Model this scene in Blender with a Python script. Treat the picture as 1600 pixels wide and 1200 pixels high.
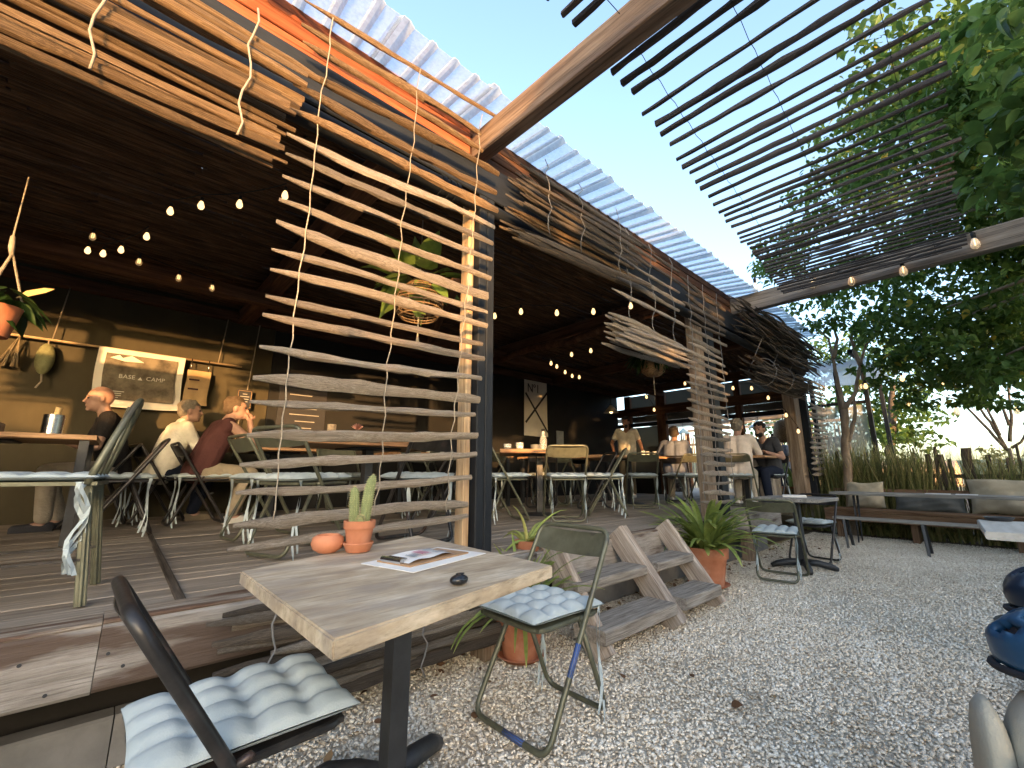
import bpy, bmesh, math, random
import numpy as np
from mathutils import Vector, Matrix, Euler, noise as mnoise
random.seed(7); NR = np.random.default_rng(7)
S = bpy.context.scene
for o in list(bpy.data.objects): bpy.data.objects.remove(o)
C = S.collection
R = math.radians
PI = math.pi

# ------------------------------------------------------------ camera, sky, sun, exposure
H = 1.0                       # eye height above the gravel
YAW, PITCH, FPX = R(47.96), R(11.8), 665.0
cd = bpy.data.cameras.new('camera'); cam = bpy.data.objects.new('camera', cd); C.objects.link(cam)
cam.location = (0, 0, H); cam.rotation_euler = (R(90)+PITCH, 0, YAW-R(90))
cd.sensor_width = 36; cd.lens = FPX/1600*36; cd.clip_start = .02; cd.clip_end = 2000
S.camera = cam
SUN_EL, SUN_AZ = R(3.6), R(64)      # light travels towards +X +Y (heading from +X)
w = bpy.data.worlds.new('World'); S.world = w; w.use_nodes = True
nt = w.node_tree; bg = nt.nodes['Background']
sky = nt.nodes.new('ShaderNodeTexSky'); sky.sky_type = 'NISHITA'; sky.sun_disc = False
sky.sun_elevation = R(9); sky.sun_rotation = math.atan2(-math.cos(SUN_AZ), -math.sin(SUN_AZ))
sky.altitude = 50; sky.air_density = .85; sky.dust_density = 2.0; sky.ozone_density = 1.1
nt.links.new(sky.outputs[0], bg.inputs[0]); bg.inputs[1].default_value = .15
sl = bpy.data.lights.new('sun', 'SUN'); sl.energy = 2.0; sl.angle = R(.6); sl.color = (.90, .48, .18)
so = bpy.data.objects.new('sun', sl); C.objects.link(so)
sd = Vector((math.cos(SUN_AZ)*math.cos(SUN_EL), math.sin(SUN_AZ)*math.cos(SUN_EL), -math.sin(SUN_EL)))
so.rotation_euler = sd.to_track_quat('-Z', 'Y').to_euler(); so.location = (-4, -8, 6)
vs = S.view_settings; vs.view_transform = 'Standard'; vs.look = 'None'; vs.gamma = 1; vs.use_curve_mapping = False
vs.exposure = 2.75

# ------------------------------------------------------------ pixel of the photograph -> point on a real plane
_rt = Vector((math.sin(YAW), -math.cos(YAW), 0))
_fw = Vector((math.cos(YAW)*math.cos(PITCH), math.sin(YAW)*math.cos(PITCH), math.sin(PITCH)))
_up = _rt.cross(_fw)
def ray(x, y): return _rt*((x-800)/FPX) - _up*((y-600)/FPX) + _fw
def atZ(x, y, z): d = ray(x, y); return d*((z-H)/d.z) + Vector((0, 0, H))
def atY(x, y, Y): d = ray(x, y); return d*(Y/d.y) + Vector((0, 0, H))
def atX(x, y, X): d = ray(x, y); return d*(X/d.x) + Vector((0, 0, H))
def atD(x, y, dist): return ray(x, y).normalized()*dist + Vector((0, 0, H))
def proj(P):
    """photo pixels of world points (N,3) -> x, y, depth"""
    P = np.asarray(P, float) - np.array([0, 0, H]); f = np.array(_fw); dz = P@f
    dz = np.where(dz < 1e-3, 1e-3, dz)
    return 800+FPX*(P@np.array(_rt))/dz, 600-FPX*(P@np.array(_up))/dz, P@f

# ------------------------------------------------------------ materials
MATS = {}
def _ramp(n, cols):
    r = n.new('ShaderNodeValToRGB'); e = r.color_ramp.elements
    while len(e) < len(cols): e.new(.5)
    for el, (p, c) in zip(e, cols): el.position = p; el.color = (*c, 1)
    return r
def mat(name, cols, scale=8, stretch=(1, 1, 1), rough=.75, bump=.25, rnd=.2, detail=6, metallic=0, spec=.3,
        blotch=None, bdist=.02, coords='Object', sheen=0, fine=0, dist=0.0, grain2=0):
    if not isinstance(cols, list): cols = [(.3, tuple(c*.8 for c in cols)), (.7, tuple(min(1, c*1.15) for c in cols))]
    m = bpy.data.materials.new(name); m.use_nodes = True; n = m.node_tree.nodes; L = m.node_tree.links
    b = n['Principled BSDF']; tc = n.new('ShaderNodeTexCoord'); oi = n.new('ShaderNodeObjectInfo')
    mul = n.new('ShaderNodeVectorMath'); mul.operation = 'MULTIPLY'; mul.inputs[1].default_value = stretch
    add = n.new('ShaderNodeVectorMath'); add.operation = 'MULTIPLY_ADD'; add.inputs[1].default_value = (37, 17, 23)
    comb = n.new('ShaderNodeCombineXYZ')
    for i in range(3): L.new(oi.outputs['Random'], comb.inputs[i])
    L.new(comb.outputs[0], add.inputs[0]); L.new(tc.outputs[coords], mul.inputs[0]); L.new(mul.outputs[0], add.inputs[2])
    tx = n.new('ShaderNodeTexNoise'); tx.inputs['Scale'].default_value = scale; tx.inputs['Detail'].default_value = detail
    tx.inputs['Roughness'].default_value = .62; tx.inputs['Distortion'].default_value = dist
    L.new(add.outputs[0], tx.inputs['Vector'])
    rp = _ramp(n, cols); L.new(tx.outputs[0], rp.inputs[0]); col = rp.outputs[0]
    if grain2:                      # fine fibres and drying cracks along the grain
        v2 = n.new('ShaderNodeVectorMath'); v2.operation = 'MULTIPLY'; v2.inputs[1].default_value = (.8, 5.0, 5.0); L.new(add.outputs[0], v2.inputs[0])
        g = n.new('ShaderNodeTexNoise'); g.inputs['Scale'].default_value = scale; g.inputs['Detail'].default_value = 5; g.inputs['Roughness'].default_value = .7; L.new(v2.outputs[0], g.inputs['Vector'])
        rg_ = _ramp(n, [(.33, (.22, .2, .18)), (.43, (.80, .79, .77)), (.52, (1, 1, 1)), (.68, (1.18, 1.17, 1.15))]); L.new(g.outputs[0], rg_.inputs[0])
        mg = n.new('ShaderNodeMixRGB'); mg.blend_type = 'MULTIPLY'; mg.inputs[0].default_value = grain2; L.new(col, mg.inputs[1]); L.new(rg_.outputs[0], mg.inputs[2]); col = mg.outputs[0]
    if blotch:                      # stains: (scale, colour, lo, hi, amount)
        t2 = n.new('ShaderNodeTexNoise'); t2.inputs['Scale'].default_value = blotch[0]; t2.inputs['Detail'].default_value = 5
        L.new(add.outputs[0], t2.inputs['Vector'])
        r2 = _ramp(n, [(blotch[2], (0, 0, 0)), (blotch[3], (blotch[4],)*3)]); L.new(t2.outputs[0], r2.inputs[0])
        mx = n.new('ShaderNodeMixRGB'); L.new(r2.outputs[0], mx.inputs[0]); L.new(col, mx.inputs[1]); mx.inputs[2].default_value = (*blotch[1], 1)
        col = mx.outputs[0]
    if rnd:
        hs = n.new('ShaderNodeHueSaturation'); mr = n.new('ShaderNodeMapRange')
        mr.inputs[3].default_value = 1-rnd; mr.inputs[4].default_value = 1+rnd
        L.new(oi.outputs['Random'], mr.inputs[0]); L.new(mr.outputs[0], hs.inputs['Value']); L.new(col, hs.inputs['Color']); col = hs.outputs[0]
    L.new(col, b.inputs['Base Color'])
    b.inputs['Roughness'].default_value = rough; b.inputs['Metallic'].default_value = metallic
    b.inputs['Specular IOR Level'].default_value = spec
    if bump:
        bp = n.new('ShaderNodeBump'); bp.inputs['Strength'].default_value = bump; bp.inputs['Distance'].default_value = bdist
        src = tx.outputs[0]
        if fine:
            t3 = n.new('ShaderNodeTexNoise'); t3.inputs['Scale'].default_value = fine; t3.inputs['Detail'].default_value = 3
            L.new(tc.outputs[coords], t3.inputs['Vector']); mm = n.new('ShaderNodeMath'); mm.operation = 'ADD'
            L.new(src, mm.inputs[0]); L.new(t3.outputs[0], mm.inputs[1]); src = mm.outputs[0]
        if grain2:
            mm = n.new('ShaderNodeMath'); mm.operation = 'ADD'; L.new(src, mm.inputs[0]); L.new(g.outputs[0], mm.inputs[1]); src = mm.outputs[0]
        L.new(src, bp.inputs['Height']); L.new(bp.outputs[0], b.inputs['Normal'])
    MATS[name] = m; return m
def wood(name, a, b, c, scale=3.0, grain=14, rough=.8, bump=.5, rnd=.22, stain=None, bdist=.01, g2=.85):
    return mat(name, [(.28, a), (.5, b), (.72, c)], scale=scale, stretch=(1, grain, grain), rough=rough, bump=bump, rnd=rnd,
               blotch=stain, detail=8, bdist=bdist, spec=.15, dist=.25, grain2=g2)
def attr_mat(name, ramp, rough=.6, trans=0, spec=.3, bump=0, noise_s=40):
    """colour from the per-piece 'tint' attribute"""
    m = bpy.data.materials.new(name); m.use_nodes = True; n = m.node_tree.nodes; L = m.node_tree.links
    b = n['Principled BSDF']; at = n.new('ShaderNodeAttribute'); at.attribute_name = 'tint'
    rp = _ramp(n, ramp); L.new(at.outputs['Fac'], rp.inputs[0])
    tx = n.new('ShaderNodeTexNoise'); tx.inputs['Scale'].default_value = noise_s
    tc = n.new('ShaderNodeTexCoord'); L.new(tc.outputs['Object'], tx.inputs['Vector'])
    mr = n.new('ShaderNodeMapRange'); mr.inputs[3].default_value = .65; mr.inputs[4].default_value = 1.3; L.new(tx.outputs[0], mr.inputs[0])
    hs = n.new('ShaderNodeHueSaturation'); L.new(rp.outputs[0], hs.inputs['Color']); L.new(mr.outputs[0], hs.inputs['Value'])
    L.new(hs.outputs[0], b.inputs['Base Color']); b.inputs['Roughness'].default_value = rough; b.inputs['Specular IOR Level'].default_value = spec
    if trans:
        tr = n.new('ShaderNodeBsdfTranslucent'); hs2 = n.new('ShaderNodeHueSaturation'); hs2.inputs['Value'].default_value = 1.6; hs2.inputs['Hue'].default_value = .485
        L.new(hs.outputs[0], hs2.inputs['Color']); L.new(hs2.outputs[0], tr.inputs[0])
        mx = n.new('ShaderNodeMixShader'); mx.inputs[0].default_value = trans
        L.new(b.outputs[0], mx.inputs[1]); L.new(tr.outputs[0], mx.inputs[2]); L.new(mx.outputs[0], n['Material Output'].inputs[0])
    MATS[name] = m; return m
def emit(name, col, s):
    m = bpy.data.materials.new(name); m.use_nodes = True; b = m.node_tree.nodes['Principled BSDF']
    b.inputs['Base Color'].default_value = (*col, 1); b.inputs['Emission Color'].default_value = (*col, 1); b.inputs['Emission Strength'].default_value = s
    MATS[name] = m; return m
def glassy(name, tint, mixv=.8, rough=.05):
    m = bpy.data.materials.new(name); m.use_nodes = True; n = m.node_tree.nodes; L = m.node_tree.links
    b = n['Principled BSDF']; b.inputs['Base Color'].default_value = (*tint, 1); b.inputs['Roughness'].default_value = rough
    t = n.new('ShaderNodeBsdfTransparent'); t.inputs[0].default_value = (*tint, 1)
    mx = n.new('ShaderNodeMixShader'); mx.inputs[0].default_value = mixv
    L.new(b.outputs[0], mx.inputs[1]); L.new(t.outputs[0], mx.inputs[2]); L.new(mx.outputs[0], n['Material Output'].inputs[0])
    MATS[name] = m; return m

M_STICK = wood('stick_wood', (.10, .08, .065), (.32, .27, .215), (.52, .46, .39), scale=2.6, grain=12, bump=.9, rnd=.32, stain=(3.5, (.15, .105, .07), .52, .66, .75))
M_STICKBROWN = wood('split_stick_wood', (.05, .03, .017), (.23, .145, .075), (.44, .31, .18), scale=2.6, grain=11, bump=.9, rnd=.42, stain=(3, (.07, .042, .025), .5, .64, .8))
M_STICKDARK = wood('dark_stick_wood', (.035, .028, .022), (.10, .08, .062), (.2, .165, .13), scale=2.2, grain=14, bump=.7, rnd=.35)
M_SLAT = wood('pergola_slat_wood', (.03, .024, .02), (.06, .05, .044), (.11, .095, .085), scale=2.2, grain=14, bump=.5, rnd=.25)
M_REED = wood('ceiling_reed_wood', (.03, .016, .008), (.085, .045, .022), (.17, .095, .05), scale=3, grain=12, bump=.4, rnd=0)
M_DECK = wood('deck_wood', (.20, .165, .128), (.29, .245, .197), (.385, .335, .28), scale=2.2, grain=22, bump=.5, rnd=.14, stain=(.9, (.11, .075, .05), .58, .75, .6), g2=.5)
M_SLEEPER = wood('old_sleeper_wood', (.21, .185, .16), (.29, .262, .232), (.38, .352, .32), scale=6, grain=5.5, bump=.6, rnd=.08, stain=(1.5, (.075, .045, .03), .555, .625, .85), g2=.55)
M_EDGE = wood('worn_edge_board', (.14, .10, .07), (.30, .245, .19), (.50, .45, .39), scale=5, grain=8, bump=.8, rnd=.05, stain=(1.5, (.10, .05, .03), .52, .60, .85), g2=.8)
M_BLOCK = mat('grey_stone_block', [(.3, (.13, .125, .115)), (.7, (.22, .21, .195))], scale=5, bump=.4, rnd=.15, detail=9)
M_STEP = wood('step_wood', (.16, .13, .107), (.30, .262, .22), (.45, .41, .36), scale=4, grain=11, bump=.6, rnd=.15)
M_STRINGER = wood('stringer_wood', (.22, .165, .125), (.37, .305, .25), (.50, .44, .38), scale=4, grain=9, bump=.4, rnd=.1)
M_BLACK = mat('black_painted_timber', [(.3, (.007, .009, .012)), (.7, (.016, .019, .024))], scale=4, stretch=(1, 6, 6), rough=.6, bump=.15, rnd=.1, spec=.2)
M_BEAM = wood('pergola_beam_wood', (.08, .05, .032), (.17, .115, .08), (.26, .19, .14), scale=1.4, grain=9, bump=.45, rnd=.05)
M_GREYBEAM = wood('grey_beam_wood', (.10, .08, .066), (.19, .16, .135), (.28, .24, .205), scale=1.4, grain=9, bump=.45, rnd=.05)
M_RUST = wood('red_stained_board', (.12, .034, .015), (.24, .072, .032), (.34, .125, .06), scale=1.6, grain=8, bump=.3, rnd=.12)
M_RAFTER = wood('rafter_wood', (.035, .016, .009), (.085, .04, .022), (.14, .075, .043), scale=1.5, grain=9, bump=.4, rnd=.15)
M_POSTWOOD = wood('post_wood', (.13, .085, .055), (.26, .19, .135), (.38, .30, .22), scale=2, grain=10, bump=.6, rnd=.1)
M_PINE = wood('pine_batten_wood', (.30, .19, .10), (.46, .32, .19), (.58, .45, .3), scale=2, grain=10, bump=.3, rnd=.1)
M_PLY = wood('table_top_wood', (.30, .225, .15), (.45, .36, .25), (.62, .53, .40), scale=6, grain=2.6, bump=.22, rnd=.04, rough=.6, stain=(5, (.27, .225, .19), .48, .70, .7), g2=.45)
M_TABLE = wood('dining_table_wood', (.20, .10, .05), (.36, .20, .10), (.50, .31, .18), scale=2, grain=8, bump=.2, rnd=.12, rough=.5)
M_BENCH = wood('bench_wood', (.11, .06, .035), (.21, .125, .075), (.30, .2, .13), scale=2, grain=10, bump=.3, rnd=.12)
M_GREYWOOD = wood('grey_table_wood', (.17, .155, .135), (.29, .27, .24), (.40, .375, .345), scale=2, grain=10, bump=.35, rnd=.1)
M_WALL = mat('olive_wall_paint', [(.3, (.034, .028, .015)), (.7, (.064, .052, .028))], scale=2.2, rough=.8, bump=.12, rnd=0, detail=8, stretch=(1, 1, .5))
M_DARKWALL = mat('black_wall_paint', [(.3, (.007, .0065, .006)), (.7, (.015, .014, .013))], scale=2, rough=.7, bump=.1, rnd=0)
M_CUSH = mat('cushion_cloth', [(.3, (.37, .425, .435)), (.7, (.47, .53, .535))], scale=5, rough=.85, bump=.25, rnd=.05, fine=300, bdist=.004, spec=.15)
M_SACK = mat('hessian_cloth', [(.3, (.30, .255, .185)), (.7, (.44, .385, .29))], scale=6, rough=.95, bump=.4, rnd=.1, fine=160, bdist=.006, spec=.05)
M_SLATE = mat('grey_cloth', [(.3, (.115, .12, .115)), (.7, (.17, .175, .17))], scale=6, rough=.95, bump=.4, rnd=.1, fine=160, bdist=.006, spec=.05)
M_OLIVE = mat('olive_chair_metal', [(.3, (.085, .085, .055)), (.7, (.14, .14, .095))], scale=14, rough=.42, bump=.1, rnd=.12, metallic=.35, spec=.5, blotch=(9, (.06, .055, .05), .6, .68, .7))
M_BRONZE = mat('dark_chair_metal', [(.3, (.022, .02, .019)), (.7, (.05, .045, .042))], scale=14, rough=.38, bump=.12, rnd=.1, metallic=.4, spec=.5, blotch=(7, (.11, .06, .045), .58, .7, .5))
M_BLUE = mat('blue_scuff', (.05, .10, .3), rough=.4, bump=0, rnd=0)
M_IRON = mat('black_iron', [(.3, (.014, .015, .017)), (.7, (.034, .036, .04))], scale=9, rough=.5, bump=.15, rnd=.05, spec=.5)
M_TERRA = mat('terracotta', [(.3, (.36, .125, .058)), (.7, (.50, .20, .105))], scale=9, rough=.8, bump=.15, rnd=.12, blotch=(6, (.56, .36, .26), .55, .75, .6))
M_SOIL = mat('potting_soil', (.05, .035, .025), scale=40, bump=.9)
M_CORD = mat('jute_cord', (.30, .255, .195), scale=60, bump=.5, rnd=.1)
M_GREYCORD = mat('grey_wire', (.2, .19, .18), scale=60, bump=.2, rnd=.1)
M_DARKCORD = mat('black_cable', (.012, .012, .012), bump=0, rnd=0)
M_STEEL = mat('brushed_steel', (.5, .5, .5), scale=20, rough=.25, bump=.05, metallic=1, rnd=.05)
M_PAPER = mat('white_paper', (.72, .70, .66), scale=4, bump=.05, rnd=.03, rough=.9)
M_KRAFT = mat('clipboard_board', (.36, .22, .12), scale=20, bump=.1, rnd=0)
M_INK = mat('black_ink', (.03, .03, .035), bump=0, rnd=0)
M_GREYINK = mat('grey_ink', (.25, .27, .29), bump=0, rnd=0)
M_PINKINK = mat('pink_ink', (.55, .16, .22), bump=0, rnd=0)
M_CHALK = mat('chalk_marks', (.34, .32, .3), bump=0, rnd=0)
M_WHITE = mat('white_cloth', [(.3, (.58, .54, .47)), (.7, (.70, .66, .58))], scale=3, bump=.25, rnd=.03, rough=.9)
M_TOWELPRINT = mat('printed_linen', [(.35, (.075, .062, .045)), (.65, (.21, .175, .125))], scale=7, bump=.15, rnd=0, rough=.9)
M_GLASS = glassy('clear_glass', (.95, .97, .97), .82)
M_DARKGLASS = glassy('tinted_window_glass', (.16, .15, .14), .5, .15)
M_BOTTLE = glassy('green_bottle_glass', (.10, .20, .14), .35)
M_WAX = mat('candle_wax', (.75, .7, .55), bump=0, rnd=0)
M_STONE = mat('black_stone', (.014, .015, .017), scale=20, rough=.28, bump=.08, spec=.5)
M_WICKER = mat('woven_wicker', [(.35, (.14, .085, .045)), (.65, (.36, .24, .13))], scale=5, stretch=(6, 6, 22), rough=.8, bump=.9, rnd=.1)
M_ENAMEL = mat('pale_enamel', (.5, .6, .56), bump=0, rnd=0, rough=.3)
M_GREYENAMEL = mat('grey_enamel', (.16, .16, .145), bump=0, rnd=0, rough=.35)
M_BULB = emit('lit_bulb', (1, .62, .25), .42)
M_BULBOFF = glassy('clear_bulb_glass', (.9, .85, .75), .55)
M_FILAMENT = emit('lamp_filament', (1, .66, .30), .9)
M_BARK = mat('pale_bark', [(.3, (.13, .085, .055)), (.55, (.27, .20, .14)), (.8, (.36, .29, .22))], scale=5, stretch=(1, 1, .6), bump=.8, rnd=.05)
M_DARKBARK = mat('dark_bark', (.085, .065, .05), scale=8, stretch=(1, 1, .3), bump=.9, rnd=.1)
M_PICKET = wood('picket_wood', (.05, .036, .027), (.105, .08, .062), (.18, .145, .115), scale=2, grain=10, bump=.6, rnd=.3)
M_PALEPICKET = wood('pale_stake_wood', (.16, .135, .11), (.29, .255, .215), (.42, .38, .33), scale=2, grain=10, bump=.6, rnd=.35)
M_HELMET = mat('blue_helmet_shell', (.022, .085, .17), scale=3, bump=0, rnd=0, rough=.35, spec=.5)
M_NAVY = mat('navy_helmet_shell', (.008, .022, .045), scale=3, bump=0, rnd=0, rough=.35, spec=.5)
M_REFLECT = mat('white_reflector', (.72, .76, .8), bump=0, rnd=0, rough=.3)
M_CANVAS = mat('canvas_bag_cloth', [(.3, (.36, .325, .25)), (.7, (.47, .43, .345))], scale=4, bump=.35, rnd=.05, fine=220, bdist=.005, rough=.95)
M_MAROON = mat('maroon_panel', (.045, .018, .022), scale=6, bump=.2, rnd=0, rough=.9)
M_CREAM = mat('cream_panel', (.48, .43, .34), scale=6, bump=.2, rnd=0, rough=.9)
M_LEAF = attr_mat('broad_leaf', [(0, (.030, .068, .014)), (.5, (.066, .125, .026)), (.9, (.12, .19, .045)), (1, (.38, .32, .05))], rough=.42, trans=.42)
M_LEAFDARK = attr_mat('dark_leaf', [(0, (.012, .032, .008)), (.6, (.03, .068, .014)), (1, (.06, .11, .022))], rough=.5, trans=.25)
M_REEDLEAF = attr_mat('tall_reed_leaf', [(0, (.085, .105, .03)), (.5, (.20, .19, .065)), (1, (.42, .34, .15))], rough=.7, trans=.3)
M_POTLEAF = attr_mat('strap_leaf', [(0, (.10, .155, .035)), (.6, (.25, .31, .08)), (1, (.46, .45, .16))], rough=.45, trans=.25)
M_MONSTERA = attr_mat('houseplant_leaf', [(0, (.02, .06, .015)), (1, (.20, .30, .07))], rough=.35, trans=.25, spec=.5)
M_CACTUS = mat('cactus_skin', (.20, .23, .10), scale=30, bump=.3, rnd=.05)
M_SPINE = mat('cactus_spines', (.5, .43, .22), bump=0, rnd=0)
M_PEBBLE = attr_mat('gravel_pebble', [(0, (.38, .305, .22)), (.15, (.60, .505, .385)), (.4, (.71, .62, .49)), (.75, (.86, .78, .655)), (1, (.93, .885, .79))], rough=.75, noise_s=120)
M_LITTER = attr_mat('dry_leaf', [(0, (.10, .05, .025)), (.6, (.22, .12, .06)), (1, (.36, .25, .12))], rough=.8)
M_GROUND = mat('gravel_bed', [(.3, (.48, .39, .29)), (.5, (.68, .59, .46)), (.7, (.84, .76, .63))], scale=55, bump=1.0, rnd=0, detail=4, bdist=.03)
M_EARTH = mat('dry_earth', [(.3, (.07, .045, .03)), (.7, (.15, .10, .068))], scale=9, bump=.8, rnd=0)
M_FIELD = mat('dry_field', [(.35, (.24, .19, .09)), (.65, (.40, .31, .16))], scale=.7, bump=.5, rnd=0)
M_DARK = mat('under_deck_shade_colour', (.02, .017, .014), bump=.2, rnd=0)
M_SKIN = mat('skin', [(.3, (.34, .195, .14)), (.7, (.43, .255, .185))], scale=12, bump=.08, rnd=.06, rough=.55)
M_TANSKIN = mat('tanned_skin', [(.3, (.27, .13, .08)), (.7, (.35, .18, .115))], scale=12, bump=.08, rnd=.06, rough=.55)

# ------------------------------------------------------------ object helpers
def link(name, me, m=None, parent=None, loc=None):
    o = bpy.data.objects.new(name, me); C.objects.link(o)
    if m is not None and me is not None and not me.materials: me.materials.append(m)
    if parent is not None: o.parent = parent
    if loc is not None: o.location = loc
    return o
def tag(o, label=None, cat=None, group=None, kind=None):
    for k, v in (('label', label), ('category', cat), ('group', group), ('kind', kind)):
        if v: o[k] = v
    return o
def thing(name, label, cat, loc=(0, 0, 0), rz=0, group=None):
    o = bpy.data.objects.new(name, None); C.objects.link(o); o.location = loc; o.rotation_euler = (0, 0, rz); o.empty_display_size = .1
    return tag(o, label, cat, group)
def dup(root, loc, rz, label, group=None):
    r = root.copy(); C.objects.link(r); r.location = loc; r.rotation_euler = (0, 0, rz); r['label'] = label
    if group: r['group'] = group
    for ch in list(root.children):
        c = ch.copy(); C.objects.link(c); c.parent = r
        for g in list(ch.children):
            d = g.copy(); C.objects.link(d); d.parent = c
    return r
class MB:
    def __init__(s): s.v = []; s.f = []
    def add(s, vs_, fs):
        k = len(s.v); s.v += [tuple(v) for v in vs_]; s.f += [tuple(i+k for i in f) for f in fs]; return s
    def box(s, c, d, M=None, ch=0):
        x, y, z = d[0]/2, d[1]/2, d[2]/2; c = Vector(c)
        if ch <= 0:
            P = [Vector((sx*x, sy*y, sz*z)) for sx in (-1, 1) for sy in (-1, 1) for sz in (-1, 1)]
            F = [(0, 1, 3, 2), (4, 6, 7, 5), (0, 4, 5, 1), (2, 3, 7, 6), (0, 2, 6, 4), (1, 5, 7, 3)]
        else:                                        # chamfered along x
            e = min(ch, y*.9, z*.9); pr = [(-y+e, -z), (y-e, -z), (y, -z+e), (y, z-e), (y-e, z), (-y+e, z), (-y, z-e), (-y, -z+e)]
            P = [Vector((-x, a, b)) for a, b in pr]+[Vector((x, a, b)) for a, b in pr]
            F = [(i, 8+i, 8+(i+1) % 8, (i+1) % 8) for i in range(8)]+[tuple(range(8)), tuple(range(15, 7, -1))]
            F = [tuple(reversed(f)) for f in F]
        if M: P = [M @ p for p in P]
        return s.add([p+c for p in P], F)
    def bar(s, a, b, w, t, up=(0, 0, 1), ch=0):
        a = Vector(a); b = Vector(b); L = (b-a).length; return s.box((a+b)/2, (L, w, t), frame(b-a, up), ch)
    def tube(s, path, r, n=8, closed=False, cap=True):
        P = [Vector(p) for p in path]; m = len(P); rr = r if isinstance(r, (list, tuple)) else [r]*m
        k = len(s.v); nrm = None
        for i, p in enumerate(P):
            if closed: t = P[(i+1) % m]-P[i-1]
            else: t = P[min(i+1, m-1)]-P[max(i-1, 0)]
            if t.length < 1e-9: t = Vector((0, 0, 1))
            t.normalize()
            if nrm is None:
                nrm = t.orthogonal().normalized()
            nrm = (nrm-t*nrm.dot(t)).normalized(); bn = t.cross(nrm)
            for j in range(n):
                a = 2*PI*j/n; s.v.append(tuple(p+(nrm*math.cos(a)+bn*math.sin(a))*rr[i]))
        for i in range(m if closed else m-1):
            for j in range(n):
                i2 = (i+1) % m; s.f.append((k+i*n+j, k+i*n+(j+1) % n, k+i2*n+(j+1) % n, k+i2*n+j))
        if cap and not closed: s.f.append(tuple(k+j for j in reversed(range(n)))); s.f.append(tuple(k+(m-1)*n+j for j in range(n)))
        return s
    def lathe(s, prof, n=24, c=(0, 0, 0), cap=True):
        k = len(s.v); c = Vector(c)
        for r, z in prof:
            for j in range(n): a = 2*PI*j/n; s.v.append((c.x+r*math.cos(a), c.y+r*math.sin(a), c.z+z))
        for i in range(len(prof)-1):
            for j in range(n): s.f.append((k+i*n+j, k+i*n+(j+1) % n, k+(i+1)*n+(j+1) % n, k+(i+1)*n+j))
        if cap: s.f.append(tuple(k+j for j in reversed(range(n)))); q = k+(len(prof)-1)*n; s.f.append(tuple(q+j for j in range(n)))
        return s
    def ball(s, c, r, n=10, sq=(1, 1, 1)):
        pr = [(max(1e-4, math.sin(PI*i/n))*r, -math.cos(PI*i/n)*r) for i in range(n+1)]
        k = len(s.v); s.lathe(pr, n=max(6, int(n*1.4)), cap=False); c = Vector(c)
        for i in range(k, len(s.v)): v = s.v[i]; s.v[i] = (v[0]*sq[0]+c.x, v[1]*sq[1]+c.y, v[2]*sq[2]+c.z)
        return s
    def mesh(s, smooth=False, ang=None):
        me = bpy.data.meshes.new('mesh'); me.from_pydata(s.v, [], s.f); me.update()
        if smooth:
            me.polygons.foreach_set('use_smooth', [True]*len(me.polygons))
            if ang is not None: me.set_sharp_from_angle(angle=R(ang))
        return me
    def build(s, name, m, parent=None, smooth=False, ang=None, loc=None):
        return link(name, s.mesh(smooth, ang), m, parent, loc)
def frame(d, up=(0, 0, 1)):
    x = Vector(d).normalized(); up = Vector(up); y = up.cross(x)
    if y.length < 1e-5: y = Vector((0, 1, 0)).cross(x)
    if y.length < 1e-5: y = Vector((1, 0, 0)).cross(x)
    y.normalize(); z = x.cross(y); return Matrix((x, y, z)).transposed()
def timber(name, a, b, wd, th, m, parent=None, up=(0, 0, 1), ch=.006):
    """one beam, board or post: its own mesh with the grain along local x"""
    a = Vector(a); b = Vector(b); mb = MB(); mb.box((0, 0, 0), ((b-a).length, wd, th), None, ch)
    o = mb.build(name, m, parent); o.matrix_local = Matrix.Translation((a+b)/2) @ frame(b-a, up).to_4x4(); return o
def arc(c, r, a0, a1, n, ax=(1, 0, 0), ay=(0, 0, 1)):
    c = Vector(c); ax = Vector(ax); ay = Vector(ay)
    return [c+ax*(r*math.cos(a0+(a1-a0)*i/n))+ay*(r*math.sin(a0+(a1-a0)*i/n)) for i in range(n+1)]
def rounded(pts, r, n=4, closed=False):
    """polyline with its inner corners rounded"""
    P = [Vector(p) for p in pts]; out = []; m = len(P)
    for i, p in enumerate(P):
        if not closed and i in (0, m-1): out.append(p); continue
        a = (P[i-1]-p); b = (P[(i+1) % m]-p); ra = min(r, a.length*.45, b.length*.45); a.normalize(); b.normalize()
        for k in range(n+1): t = k/n; q0 = p+a*ra; q1 = p+b*ra; out.append((q0.lerp(p, t)).lerp(p.lerp(q1, t), t))
    return out
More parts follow.
